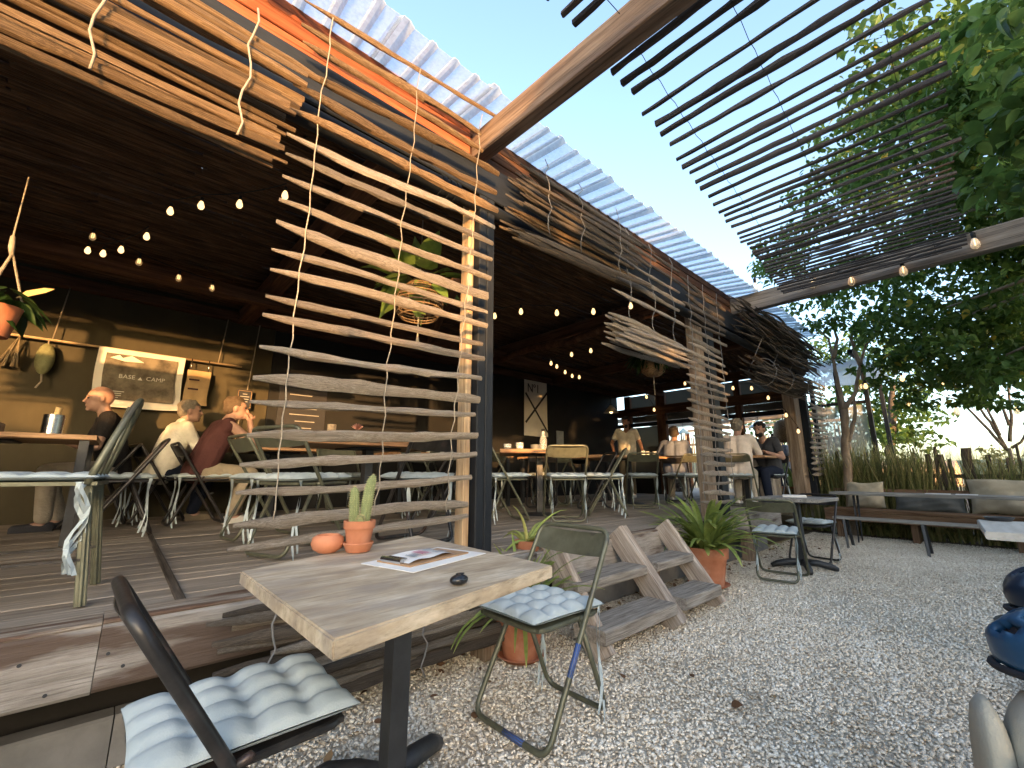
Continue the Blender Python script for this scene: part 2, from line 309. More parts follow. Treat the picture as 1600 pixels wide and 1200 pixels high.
def scatter(name, tv, tf, mats, pos, tint, m, parent=None, smooth=False):
    """many copies of a small template in one mesh, with a per-piece tint"""
    tv = np.asarray(tv, float); N = len(pos); nv = len(tv)
    V = np.einsum('nij,kj->nki', mats, tv)+pos[:, None, :]
    lens = np.array([len(f) for f in tf]); flat = np.concatenate([np.asarray(f) for f in tf])
    loops = (flat[None, :]+(np.arange(N)*nv)[:, None]).ravel(); ls = np.tile(lens, N); st = np.concatenate([[0], np.cumsum(ls)[:-1]])
    me = bpy.data.meshes.new('mesh'); me.vertices.add(N*nv); me.vertices.foreach_set('co', V.ravel())
    me.loops.add(len(loops)); me.loops.foreach_set('vertex_index', loops.astype(np.int32))
    me.polygons.add(len(ls)); me.polygons.foreach_set('loop_start', st.astype(np.int32))
    try: me.polygons.foreach_set('loop_total', ls.astype(np.int32))
    except Exception: pass
    me.update(calc_edges=True)
    at = me.attributes.new('tint', 'FLOAT', 'POINT'); at.data.foreach_set('value', np.repeat(np.asarray(tint, float), nv).astype(np.float32))
    if smooth: me.polygons.foreach_set('use_smooth', np.ones(len(ls), bool))
    me.validate(); return link(name, me, m, parent)
def rotmats(N, tilt=PI, rng=NR):
    z = rng.uniform(0, 2*PI, N); x = rng.normal(0, tilt, N); y = rng.normal(0, tilt, N)
    cz, sz, cx, sx, cy, sy = np.cos(z), np.sin(z), np.cos(x), np.sin(x), np.cos(y), np.sin(y); o = np.zeros(N); i = np.ones(N)
    Rz = np.stack([np.stack([cz, -sz, o], -1), np.stack([sz, cz, o], -1), np.stack([o, o, i], -1)], 1)
    Rx = np.stack([np.stack([i, o, o], -1), np.stack([o, cx, -sx], -1), np.stack([o, sx, cx], -1)], 1)
    Ry = np.stack([np.stack([cy, o, sy], -1), np.stack([o, i, o], -1), np.stack([-sy, o, cy], -1)], 1)
    return Rz @ Ry @ Rx
LEAF_V = [(0, 0, 0), (.10, .20, .03), (.10, -.20, .03), (.34, .31, .05), (.34, -.31, .05), (.62, .24, .02), (.62, -.24, .02), (.84, .10, -.04), (.84, -.10, -.04), (1.05, 0, -.13), (.34, 0, -.02), (.66, 0, -.05)]
LEAF_F = [(0, 10, 3, 1), (0, 2, 4, 10), (3, 10, 11, 5), (10, 4, 6, 11), (5, 11, 9, 7), (11, 6, 8, 9)]

# ------------------------------------------------------------ sticks (shared meshes, one object each)
def stick_mesh(seed, n=7, seg=13, bend=.015, flat=.62, point=True):
    rg = random.Random(seed); mb = MB(); k = 0
    ph = rg.uniform(0, 6); bz = rg.uniform(-bend, bend); by = rg.uniform(-bend, bend)
    for i in range(seg+1):
        t = i/seg; x = t-.5
        r = .5*(1+.09*math.sin(3*t*PI+ph)+rg.uniform(-.10, .10)+(.22 if rg.random() < .08 else 0))
        if point: r *= min(1, .32+t*5.5)
        r *= min(1, .82+(1-t)*6)*(1.05-.14*t)
        cz = bz*math.sin(PI*t)*30+rg.uniform(-.06, .06); cy = by*math.sin(2*PI*t+ph)*16
        for j in range(n):
            a = 2*PI*j/n+.3*math.sin(t*4+ph); q = r*(1+.16*math.sin(2*a+ph)+rg.uniform(-.12, .12))
            mb.v.append((x, cy+q*math.cos(a)*flat, cz+q*math.sin(a)))
    for i in range(seg):
        for j in range(n): mb.f.append((i*n+j, i*n+(j+1) % n, (i+1)*n+(j+1) % n, (i+1)*n+j))
    mb.f.append(tuple(reversed(range(n)))); mb.f.append(tuple(seg*n+j for j in range(n)))
    me = mb.mesh(True, 40); return me
STICKS = {}
def stick_set(m, key, **kw):
    STICKS[key] = []
    for s in range(8):
        me = stick_mesh(s*13+hash(key) % 7 if False else s*13+len(key), **kw); me.materials.append(m); STICKS[key].append(me)
stick_set(M_STICK, 'pale'); stick_set(M_STICKBROWN, 'brown'); stick_set(M_STICKDARK, 'dark')
stick_set(M_SLAT, 'slat', bend=.006, flat=.8, point=False)
stick_set(M_PALEPICKET, 'stake', bend=.008, flat=.7); stick_set(M_PICKET, 'picket', bend=.008, flat=.5)
stick_set(M_STICKDARK, 'twig', bend=.09, flat=.9)
def stick(parent, a, b, th, key, name='stick', roll=None):
    a = Vector(a); b = Vector(b); L = (b-a).length
    o = link(name, random.choice(STICKS[key]), None, parent)
    Mx = frame(b-a).to_4x4()
    if roll is not None: Mx = Mx @ Matrix.Rotation(roll, 4, 'X')
    o.matrix_local = Matrix.Translation((a+b)/2) @ Mx @ Matrix.Diagonal((L, th, th, 1)); return o
def cord(parent, pts, r=.004, m=None, wob=.006, name='cord', n=5):
    P = [Vector(p)+Vector((random.uniform(-wob, wob), random.uniform(-wob, wob)*.5, 0)) for p in pts]
    return MB().tube(P, r, n).build(name, m or M_CORD, parent, True)

# ============================================================ SETTING
D = .52            # deck level
YF = 1.99          # front edge of the deck
YP = 2.15          # line of the posts
YW = 6.3           # back wall
XE = 9.4           # end of the hall
XL = -4.2          # left end (outside the frame)
def sheet(name, pts, z, m, kind='structure'):
    o = MB().add([(x, y, z) for x, y in pts], [tuple(range(len(pts)))]).build(name, m); return tag(o, kind=kind)
sheet('ground', [(-300, -300), (300, -300), (300, 300), (-300, 300)], -.03, M_FIELD)
sheet('gravel_yard', [(-7, -7), (9.0, -7), (8.6, .2), (8.9, 2.3), (8.9, 2.2), (-7, 2.6)], -.006, M_GROUND)
sheet('earth_bed', [(8.0, -6), (30, -6), (30, 12), (-8, 12), (-8, 2.35), (8.5, 2.35), (8.35, .6)], -.016, M_EARTH)
# low hills at the horizon
mb = MB(); N = 90
for i in range(N+1):
    a = 2*PI*i/N; r = 260; h = 7+5*mnoise.noise(Vector((math.cos(a)*3, math.sin(a)*3, 0)))+3*mnoise.noise(Vector((math.cos(a)*9, math.sin(a)*9, 2)))
    mb.v += [(r*math.cos(a), r*math.sin(a), -1), ((r+30)*math.cos(a), (r+30)*math.sin(a), max(1, h)), ((r+80)*math.cos(a), (r+80)*math.sin(a), -1)]
for i in range(N): mb.f += [(3*i, 3*i+3, 3*i+4, 3*i+1), (3*i+1, 3*i+4, 3*i+5, 3*i+2)]
tag(mb.build('hills', mat('far_hillside', (.10, .12, .06), scale=.05, bump=0, rnd=0), None, True), kind='structure')

# gravel: loose pebbles
def in_view(P, mx=260):
    x, y, d = proj(P); return (d > .3) & (x > -mx) & (x < 1600+mx) & (y < 1200+200) & (y > 0)
def ico():
    bm = bmesh.new(); bmesh.ops.create_icosphere(bm, subdivisions=1, radius=.5); bm.verts.ensure_lookup_table()
    rg = random.Random(3); V = [tuple(v.co*(1+rg.uniform(-.09, .09))) for v in bm.verts]; F = [tuple(v.index for v in f.verts) for f in bm.faces]; bm.free(); return V, F
IV, IF = ico()
OV = [(.5, 0, 0), (-.5, 0, 0), (0, .5, 0), (0, -.5, 0), (.1, .05, .5), (-.05, 0, -.5)]
OF = [(0, 2, 4), (2, 1, 4), (1, 3, 4), (3, 0, 4), (2, 0, 5), (1, 2, 5), (3, 1, 5), (0, 3, 5)]
def pebbles(x0, x1, y0, y1, dens, smin, smax, near):
    n = int((x1-x0)*(y1-y0)*dens); P = np.stack([NR.uniform(x0, x1, n), NR.uniform(y0, y1, n), np.zeros(n)], -1)
    P = P[in_view(P)]; n = len(P); s = NR.uniform(smin, smax, n)*NR.choice([1, 1, 1, 1.35], n)
    P[:, 2] = s*NR.uniform(-.05, .2, n)
    Mx = rotmats(n, .5)*s[:, None, None]; Mx = Mx*np.stack([np.ones(n), NR.uniform(.65, 1, n), NR.uniform(.36, .62, n)], -1)[:, None, :]
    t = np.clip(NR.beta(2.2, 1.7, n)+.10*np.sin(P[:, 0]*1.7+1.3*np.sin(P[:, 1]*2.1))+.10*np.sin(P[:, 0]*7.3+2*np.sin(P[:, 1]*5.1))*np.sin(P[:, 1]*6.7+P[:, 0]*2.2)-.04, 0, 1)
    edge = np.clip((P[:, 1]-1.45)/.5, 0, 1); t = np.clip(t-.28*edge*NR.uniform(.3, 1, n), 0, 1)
    v, f = (IV, IF) if near else (OV, OF)
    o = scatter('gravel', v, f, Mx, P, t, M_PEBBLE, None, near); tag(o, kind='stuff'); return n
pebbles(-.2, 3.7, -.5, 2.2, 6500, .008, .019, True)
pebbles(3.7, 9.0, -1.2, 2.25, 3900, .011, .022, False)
# dry leaves lying on the gravel by the deck
n = 250; P = np.stack([NR.uniform(.3, 8.2, n), NR.uniform(-.6, 2.15, n), NR.uniform(.012, .022, n)], -1)
P[:200, 1] = 2.2-np.abs(NR.normal(0, .22, 200)); s = NR.uniform(.018, .055, n)
tag(scatter('leaf_litter', LEAF_V, LEAF_F, rotmats(n, .35)*s[:, None, None], P, NR.uniform(0, 1, n), M_LITTER), kind='stuff')

# ============================================================ DECK
deck = thing('timber_deck', 'raised weathered timber deck with a thick sleeper edge above the gravel', 'deck', (0, 0, 0))
bw = .142; y = YF+.15; row = 0
while y < YW-.02:
    xs = [XL, .24, 3.6+.9*(row % 2), 6.5+.8*((row+1) % 2), XE+.35]
    if row == 0: xs = [XL, .24, 3.1, 6.62]
    for a, b in zip(xs, xs[1:]):
        dz = random.uniform(-.002, .003)
        timber('deck_board', (a+.004, y+bw/2, D-.016+dz), (b-.004, y+bw/2, D-.016+dz), bw-.006, .032, M_DECK, deck, ch=.004)
    y += bw; row += 1
timber('joint_strip', (.24, YF+.15, D+.004), (.24, YW-.1, D+.004), .035, .010, M_STICKDARK, deck)
# thick edge sleepers: top face lies with the deck, front face is the fascia
for a, b, dz in ((XL, .024, 0), (.026, 2.0, .003), (2.006, 4.5, -.004), (4.506, 6.62, .002)):
    timber('edge_sleeper', (a, YF+.072, D-.10+dz), (b, YF+.072, D-.10+dz), .146, .2, M_SLEEPER, deck, ch=.012)
    timber('edge_board', (a, YF+.074, D+.004+dz), (b, YF+.074, D+.004+dz), .138, .012, M_EDGE, deck, ch=.004)
timber('end_fascia', (6.62, YF+.15, D-.12), (6.62, 2.5, D-.12), .06, .2, M_SLEEPER, deck)
for a, b in ((XL, -.45), (-.446, .1), (.104, 2.0), (2.004, 4.4), (4.404, 6.6)):
    timber('ground_sill', (a, YF+.24, .085), (b, YF+.24, .085), .09, .17, M_BLOCK, deck, ch=.008)
timber('under_deck_shade_plane', (XL, YF+.42, .22), (6.6, YF+.42, .22), .02, .46, M_DARK, deck)  # near-black plane stands in for the shade under the deck
for x in (-2.5, 1.66, 3.4, 5.6):
    timber('stub_post', (x, YF+.07, 0), (x, YF+.07, D-.2), .13, .13, M_POSTWOOD, deck, up=(1, 0, 0))
for x_, y_ in ((169, 1021), (227, 987), (192, 1040), (248, 1047), (70, 1087), (30, 1040)):
    q = atY(x_, y_, YF-.001); MB().tube([(q.x, YF+.01, q.z), (q.x, YF-.004, q.z)], .0055, 8).build('screw', M_IRON, deck)

# ============================================================ OPEN PAVILION
pav = thing('pavilion', 'open sided timber pavilion with a dark reed ceiling and clear corrugated roof', 'building')
ZB0, ZB1 = 2.90, 3.175
for a, b in ((XL, 1.2), (1.203, 5.6), (5.603, 9.6)):
    timber('eaves_beam', (a, YP+.02, (ZB0+ZB1)/2), (b, YP+.02, (ZB0+ZB1)/2), .14, ZB1-ZB0, M_BLACK, pav, ch=.008)
mb = MB(); mb.tube([(XL, YP-.02, 2.83), (1.4, YP-.02, 2.83)], .058, 14)
for x in (1.28, 1.34, 1.39): mb.tube([(x, YP-.02, 2.83), (x+.03, YP-.02, 2.83)], .068, 14)
mb.build('gutter_pipe', M_BLACK, pav, True, 40)
MB().tube([(1.43, YP-.02, 2.83), (9.3, YP-.02, 2.83)], .05, 12).build('gutter_pipe', M_BLACK, pav, True, 40)
# red stained boards above the beam; browner right of the post to paint in shade
for i, z in enumerate((3.18, 3.282, 3.384, 3.486)):
    for a, b in ((XL, -.9), (-.897, 1.6), (1.603, 4.2), (4.203, 6.7), (6.703, 9.5)):
        timber('fascia_board', (a, 2.25+.004*(i % 2), z+.05), (b, 2.25+.004*(i % 2), z+.05), .022, .097, M_RUST if a < 1.5 else M_RAFTER, pav)
# posts
def post(x0, x1, y0, y1, z0, z1, m, name='post'):
    return timber(name, ((x0+x1)/2, (y0+y1)/2, z0), ((x0+x1)/2, (y0+y1)/2, z1), y1-y0, x1-x0, m, pav, up=(1, 0, 0))
post(1.60, 1.664, 2.10, 2.24, D+.005, ZB0, M_BLACK); post(1.668, 1.73, 2.10, 2.24, D+.005, ZB0, M_BLACK)
post(1.545, 1.592, 2.15, 2.235, D+.005, 2.9, M_PINE, 'batten')
post(4.88, 5.12, 2.16, 2.26, D+.005, ZB0, M_POSTWOOD); post(5.18, 5.34, 2.12, 2.24, D+.005, ZB0, M_BLACK)
post(8.75, 9.05, 2.2, 2.38, D+.005, ZB0, M_POSTWOOD); post(9.15, 9.30, 2.12, 2.24, D+.005, ZB0, M_BLACK)
post(-2.45, -2.3, 2.10, 2.24, D+.005, ZB0, M_BLACK)
# rafters and purlins
for x, tw in ((-2.4, .1), (1.02, .16), (4.55, .12), (6.9, .12), (9.32, .12)):
    timber('rafter', (x, 2.30, 2.98), (x-.08, YW-.02, 2.98), tw, .17, M_RAFTER, pav, ch=.01)
for a, b in ((XL, 1.8), (1.804, 5.8), (5.804, 9.25)):
    timber('purlin', (a, 5.0, 2.83), (b, 5.0, 2.83), .12, .13, M_RAFTER, pav, ch=.008)
timber('wall_plate', (XL, YW-.08, 2.96), (XE-.1, YW-.08, 2.96), .1, .12, M_RAFTER, pav)
timber('brace', (1.75, 2.6, 2.45), (2.9, 4.9, 2.8), .07, .09, M_RAFTER, pav)
mb = MB(); mb.tube([(4.15, 4.9, 2.72), (4.2, 4.3, 2.78), (4.27, 3.6, 2.74), (4.42, 3.0, 2.84), (4.6, 2.4, 2.93)], [.05, .055, .05, .055, .05], 9)
mb.build('log_rail', M_RAFTER, pav, True)
# reed ceiling: three bays of poles laid side by side, too fine to tell apart singly
for bay, (xa, xb) in enumerate(((XL, 1.0), (1.02, 4.5), (4.52, 9.3))):
    mb = MB(); y = 2.34
    while y < YW+.03:
        x = xa-random.uniform(0, .6)
        while x < xb-.3:
            L = random.uniform(1.6, 2.8); x1 = min(x+L, xb+random.uniform(-.02, .05)); r = random.uniform(.016, .024); z = 3.10+random.uniform(-.006, .012)
            dy = random.uniform(-.006, .006); xm = (max(x, xa)+x1)/2
            mb.tube([(max(x, xa), y, z), (xm, y+dy, z+random.uniform(-.012, .008)), (x1, y+random.uniform(-.004, .004), z)], [r, r*.95, r*.8], 5)
            x = x1+random.uniform(.0, .05)
        y += random.uniform(.034, .043)
    y = 2.36  # second reed layer added above to close gaps that leak light
    while y < YW+.03:
        x = xa-random.uniform(0, .9)
        while x < xb-.2:
            L = random.uniform(.9, 2.2); x1 = min(x+L, xb+.02); mb.tube([(max(x, xa), y, 3.145), (x1, y+random.uniform(-.012, .012), 3.145)], random.uniform(.014, .021), 4); x = x1+random.uniform(.0, .02)
        y += random.uniform(.036, .047)
    tag(mb.build('ceiling_reeds', M_REED, pav, True), kind='stuff')
# walls
def panel(name, a, b, m, parent=pav): 
    c = [(a[i]+b[i])/2 for i in range(3)]; d = [abs(b[i]-a[i]) for i in range(3)]; return MB().box(c, d).build(name, m, parent)
panel('wall', (XL, YW, D-.1), (1.32, YW+.1, 3.3), M_WALL)
panel('wall', (1.325, YW-.012, D-.1), (XE-.05, YW+.1, 3.3), M_DARKWALL)
panel('wall', (XL-.1, 2.1, D-.1), (XL-.004, YW+.1, 3.3), M_DARKWALL)
# corrugated clear roof sheets, one object each
def roof_mat(nm='clear_corrugated_sheet', tv=.60):
    m = bpy.data.materials.new(nm); m.use_nodes = True; n = m.node_tree.nodes; L = m.node_tree.links
    b = n['Principled BSDF']; b.inputs['Base Color'].default_value = (.72, .80, .88, 1); b.inputs['Roughness'].default_value = .22
    tc = n.new('ShaderNodeTexCoord'); tx = n.new('ShaderNodeTexNoise'); tx.inputs['Scale'].default_value = 38; tx.inputs['Detail'].default_value = 8; tx.inputs['Roughness'].default_value = .75
    L.new(tc.outputs['Object'], tx.inputs['Vector']); rp = _ramp(n, [(.33, (.55, .59, .63)), (.6, (.86, .91, .95))]); L.new(tx.outputs[0], rp.inputs[0])
    tl = n.new('ShaderNodeBsdfTranslucent'); L.new(rp.outputs[0], tl.inputs[0]); tp = n.new('ShaderNodeBsdfTransparent'); tp.inputs[0].default_value = (.9, .95, 1, 1)
    m1 = n.new('ShaderNodeMixShader'); m2 = n.new('ShaderNodeMixShader'); m1.inputs[0].default_value = .55; m2.inputs[0].default_value = tv
    L.new(b.outputs[0], m1.inputs[1]); L.new(tl.outputs[0], m1.inputs[2]); L.new(m1.outputs[0], m2.inputs[1]); L.new(tp.outputs[0], m2.inputs[2])
    L.new(m2.outputs[0], n['Material Output'].inputs[0]); return m
M_ROOF = roof_mat(); M_RIB = roof_mat('opaque_sheet_rib', .10)  # rib faces mixed less transparent than the flat sheet
SW = .66
prof = [(0, 0), (.015, .0), (.045, .036), (.085, .036), (.115, 0), (.215, 0), (.232, .019), (.258, .019), (.275, 0), (.375, 0), (.392, .019), (.418, .019), (.435, 0), (.535, 0), (.552, .019), (.578, .019), (.595, 0), (.70, .006)]
for i in range(-8, 13):
    x0 = .80+SW*i; dz = random.uniform(-.004, .004)
    if x0 > 9.0: continue
    ye = 1.85+random.uniform(-.015, .015); za = 3.515+dz; mb = MB(); sk = random.uniform(-.006, .006)
    for y, z in ((ye, za), (3.2, za+.20), (YW+.3, za+.32)):
        for px, pz in prof: mb.v.append((x0+px+sk*(y-2), y, z+pz+(.004 if px < .12 else 0)))
    k = len(prof)
    for j in range(2):
        for q in range(k-1): mb.f.append((j*k+q, j*k+q+1, (j+1)*k+q+1, (j+1)*k+q))
    o = mb.build('roof_sheet', M_ROOF, pav); o.data.materials.append(M_RIB)
    for f_ in o.data.polygons:
        if (f_.index % (k-1)) in (1, 2, 3, 5, 6, 7, 9, 10, 11, 13, 14, 15): f_.material_index = 1
    md = o.modifiers.new('thick', 'SOLIDIFY'); md.thickness = .0025
# end of the hall: glazed timber frame
for y0, y1, m in ((5.92, 6.08, M_RAFTER), (4.98, 5.2, M_RAFTER), (3.3, 3.42, M_RAFTER), (2.38, 2.52, M_RAFTER)):
    timber('end_post', (XE, (y0+y1)/2, D), (XE, (y0+y1)/2, 2.9), y1-y0, .13, M_RAFTER, pav, up=(1, 0, 0))
timber('end_lintel', (XE-.004, 2.30, 2.48), (XE-.004, YW-.01, 2.48), .14, .2, M_RAFTER, pav)
timber('end_rail', (XE-.01, 2.30, 2.16), (XE-.01, YW-.01, 2.16), .08, .09, M_BLACK, pav)
for a, b in ((2.54, 3.28), (3.44, 4.96), (5.22, 5.9)): panel('window_pane', (XE-.003, a, 2.59), (XE+.003, b, 2.89), M_DARKGLASS); panel('window_pane', (XE-.003, a, 2.22), (XE+.003, b, 2.37), M_DARKGLASS)
panel('window_pane', (XE-.003, 5.22, D+.1), (XE+.003, 5.9, 2.1), M_DARKGLASS)
panel('half_wall', (XE-.05, 5.2, D), (XE+.05, 5.94, 1.0), M_DARKWALL)
panel('gable_board', (XE-.02, 2.3, 3.0), (XE+.02, YW, 3.35), M_RAFTER)

# ============================================================ STICK BLINDS
def blind(label, loc, group='stick blinds hung from the eaves'): return thing('stick_blind', label, 'stick blind', loc, 0, group)
B1P = [((476, 0), (775, 182)), ((471, 38), (751, 210)), ((473, 65), (754, 236)), ((460, 105), (779, 273)), ((458, 130), (775, 301)), ((453, 170), (777, 329)), ((448, 208), (772, 355)),
       ((446, 240), (770, 380)), ((441, 275), (768, 406)), ((436, 311), (767, 435)), ((432, 345), (763, 463)), ((424, 390), (760, 487)), ((422, 421), (761, 510)), ((415, 463), (753, 538)),
       ((410, 492), (756, 561)), ((405, 542), (751, 591)), ((394, 589), (747, 624)), ((390, 628), (742, 648)), ((386, 680), (746, 680)), ((374, 727), (744, 710)), ((368, 770), (736, 745)), ((364, 822), (730, 787)), ((355, 860), (730, 806))]
bl = blind('wide hanging blind of pale pointed sticks in front of the black post, nearest the table', (0, 0, 0))
for i, (p, q) in enumerate(B1P):
    Y = 2.0+random.uniform(-.015, .015); a = atY(*p, Y); b = atY(*q, Y+random.uniform(-.02, .02))
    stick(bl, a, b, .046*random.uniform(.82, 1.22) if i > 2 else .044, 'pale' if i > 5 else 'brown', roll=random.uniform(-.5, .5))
for path in ([(520, 30), (512, 100), (500, 160), (492, 240), (484, 330), (468, 420), (456, 530), (448, 600), (440, 680), (432, 770), (424, 850)],
             [(655, 110), (648, 200), (640, 270), (628, 350), (622, 430), (612, 520), (604, 590), (599, 680), (592, 760), (578, 830)],
             [(752, 180), (746, 260), (741, 330), (735, 400), (730, 450), (722, 520), (714, 610), (706, 680), (700, 770), (694, 815)]):
    P = [atY(*p, 1.978) for p in path]; Q = []
    for a, b in zip(P, P[1:]):
        for k in range(3): Q.append(a.lerp(b, k/3)+Vector((0, .012*((len(Q) % 2)*2-1), 0)))
    cord(bl, Q, .003, M_CORD, .003)
# the partly gathered blind at the upper left
bl = blind('gathered golden brown split stick blind high at the left edge of the opening', (0, 0, 0))
for k in range(25):
    z = 2.36+k*.0245+random.uniform(-.012, .012); x1 = .30+.02*(k % 4)+random.uniform(-.05, .03)+.004*k; Y = 1.97+random.uniform(-.05, .05)
    stick(bl, (x1-1.55+random.uniform(-.1, .1), Y+random.uniform(-.03, .03), z+random.uniform(-.03, .04)), (x1, Y, z), random.uniform(.026, .048), 'brown', roll=random.uniform(-.6, .6))
for x in (-.28, .17):
    Q = [(x+.012*math.sin(j*1.7), 1.905-.012*(j % 2), 3.05-j*.075) for j in range(10)]; cord(bl, Q, .005, M_CORD, .006)
def roll(par, x0, x1, cy, cz, ry, rz, n, key, th=(.03, .045), tilt=.03, lo=.7, hi=1, ties=2):
    for k in range(n):
        a = random.uniform(0, 2*PI); r = math.sqrt(random.uniform(.12, 1)); y = cy+ry*r*math.cos(a); z = cz+rz*r*math.sin(a); L = (x1-x0)*random.uniform(lo, hi); xa = x0+random.uniform(0, (x1-x0-L))
        stick(par, (xa, y+random.uniform(-tilt, tilt), z+random.uniform(-tilt, tilt)), (xa+L, y+random.uniform(-tilt, tilt), z+random.uniform(-tilt, tilt)), random.uniform(*th), key)
    for t in range(ties):
        x = x0+(x1-x0)*(t+.7)/(ties+.4); P = [(x+.01*math.sin(j*2), cy+(ry+.03)*math.cos(2*PI*j/14), cz+(rz+.035)*math.sin(2*PI*j/14)) for j in range(15)]; cord(par, P+[(x, cy-ry*.3, cz+rz+.3)], .004, M_GREYCORD, .01)
bl = blind('rolled stick blind added outside the left edge of the view to shade the wall', (0, 0, 0)); roll(bl, -3.1, -1.35, 1.97, 2.22, .1, .22, 40, 'brown', ties=2, lo=.85)  # unseen roll put here to throw a shadow band on the wall
bl = blind('bulky bundle of dark brown sticks tied up beside the black post', (0, 0, 0))
for k in range(46):
    u = random.random(); z = 2.62+.62*u; x0 = 1.74+.28*abs(u-.35)+random.uniform(-.06, .1); L = random.uniform(1.25, 1.75); Y = 1.97+.09*math.sin(u*9)+random.uniform(-.07, .05)
    stick(bl, (x0, Y, z+random.uniform(-.02, .02)), (x0+L, Y+random.uniform(-.05, .05), z-.03+random.uniform(-.06, .06)+(.1 if u < .3 else 0)), random.uniform(.028, .042), 'dark' if u > .3 or k % 3 else 'brown')
for x in (1.98, 2.35, 2.85): cord(bl, [(x+.02*math.sin(j*2.3), 1.83-.03*math.sin(PI*j/9), 3.22-j*.066) for j in range(10)], .003, M_GREYCORD, .012)
bl = blind('half lowered stick blind ending in a bristling roll above the middle opening', (0, 0, 0))
for k in range(6):
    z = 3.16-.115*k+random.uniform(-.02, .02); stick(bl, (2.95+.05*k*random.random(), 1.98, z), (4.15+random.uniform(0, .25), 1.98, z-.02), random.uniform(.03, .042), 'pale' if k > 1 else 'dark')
roll(bl, 2.82, 4.25, 1.95, 2.17, .1, .15, 34, 'pale', ties=0, lo=.72, hi=.95)
for x in (3.15, 3.55, 3.95): cord(bl, [(x+.015*math.sin(j*2.3), 1.93-.02*math.sin(j), 3.2-j*.075) for j in range(16)], .003, M_GREYCORD, .01)
bl = blind('narrow ladder like stick blind hung in front of the second post', (0, 0, 0))
for k in range(27):
    t = k/26; z = 3.05-2.32*t+random.uniform(-.012, .012); x0 = 4.10+.12*math.sin(t*9)-.06*t+random.uniform(-.04, .06); x1 = (5.22 if t < .25 else 5.14)-.16*t+random.uniform(-.05, .05)
    if t > .3: x0 += .10
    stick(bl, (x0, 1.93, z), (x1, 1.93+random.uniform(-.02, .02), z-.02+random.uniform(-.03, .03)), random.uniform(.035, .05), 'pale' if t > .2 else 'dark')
for f in (.12, .5, .9): cord(bl, [(4.17+.92*f-.05*j/22+.012*math.sin(j*2), 1.90+.012*(j % 2), 3.1-j*.107) for j in range(23)], .003, M_GREYCORD, .006)
bl = blind('narrow stick blind on the farthest post, in line with the small tree', (0, 0, 0))
for k in range(20):
    t = k/19; z = 2.72-1.75*t; x0 = 9.38-.62*t+random.uniform(-.05, .05); stick(bl, (x0, 2.08, z), (x0+1.12+random.uniform(-.06, .05), 2.08, z+.02+random.uniform(-.03, .03)), random.uniform(.045, .06), 'pale')
for f in (.2, .55, .9): cord(bl, [(9.45+1.1*f-.62*j/20, 2.04, 2.8-j*.09) for j in range(21)], .004, M_GREYCORD, .006)
bl = blind('dark roll of thin twigs hanging from a chain below the far eaves', (0, 0, 0)); roll(bl, 5.85, 8.4, 1.93, 2.36, .15, .16, 70, 'twig', th=(.018, .03), tilt=.06, ties=3)
bl = blind('fringe of dark brushwood twigs covering the far end of the eaves', (0, 0, 0)); roll(bl, 5.6, 9.9, 1.97, 3.05, .1, .32, 120, 'twig', th=(.02, .036), tilt=.09, lo=.3, hi=.6, ties=0)
for k in range(14):
    pass
bl = blind('old grey stick ends lashed over the deck edge below the table', (0, 0, 0))
for k in range(13):
    z = D-.02-.031*k+random.uniform(-.012, .012); x0 = .30+.012*k*(k % 3)+random.uniform(-.03, .1); stick(bl, (x0, YF-.05+random.uniform(-.025, .02), z), (x0+1.25+random.uniform(-.1, .3), YF-.06+random.uniform(-.02, .02), z+random.uniform(-.02, .03)), random.uniform(.034, .055), 'dark' if k % 3 == 0 else 'pale')
for x in (.50, 1.15): cord(bl, [(x+.012*math.sin(j*2), YF-.115+.01*(j % 2), D+.02-j*.045) for j in range(11)], .004, M_GREYCORD, .008)

# ============================================================ PERGOLA
def beam_thing(label, a, b, wd, th, m):
    o = timber('pergola_beam', a, b, wd, th, m, None, ch=.008); return tag(o, label, 'beam', 'pergola beams reaching out from the eaves')
d = (Vector((1.755, .65, 0))-Vector((1.685, 2.03, 0))).normalized()
p0 = Vector((1.67, 2.24, 3.385)); nb = beam_thing('brown timber beam crossing the sky from the black post, with a black bracket', p0, p0+d*5.2, .105, .21, M_BEAM)
# a small black angle bracket on its side
mb = MB(); 
br = MB().add([(-.03, 0, -.03), (.035, 0, -.03), (.0, 0, .045), (-.03, -.012, -.03), (.035, -.012, -.03), (.0, -.012, .045)], [(0, 1, 2), (5, 4, 3), (0, 3, 4, 1), (1, 4, 5, 2), (2, 5, 3, 0)]).build('bracket', M_IRON, nb)
bp_ = atX(910, 80, 1.66); br.matrix_world = Matrix.Translation(p0+d*(p0.y-bp_.y)+Vector((-.044, 0, .02))) @ Matrix.Rotation(PI/2, 4, 'Z'); br.parent = nb; br.matrix_parent_inverse = nb.matrix_basis.inverted()
fb = beam_thing('long grey timber beam with hanging lamps at the far side of the slatted shade', (6.43, 2.24, 3.40), (6.5, -3.6, 3.40), .12, .25, M_GREYBEAM)
sh = thing('slat_shade', 'overhead shade of dark parallel slats strung on wires between the beams', 'slat shade', (0, 0, 3.3))
xs = [1.86, 1.97, 2.07, 2.27, 2.41, 2.52, 2.66, 2.84, 2.95, 3.06, 3.2, 3.31, 3.47, 3.62, 3.77, 3.86, 3.97, 4.1, 4.28, 4.38]
while xs[-1] < 6.22: xs.append(xs[-1]+random.uniform(.07, .115))
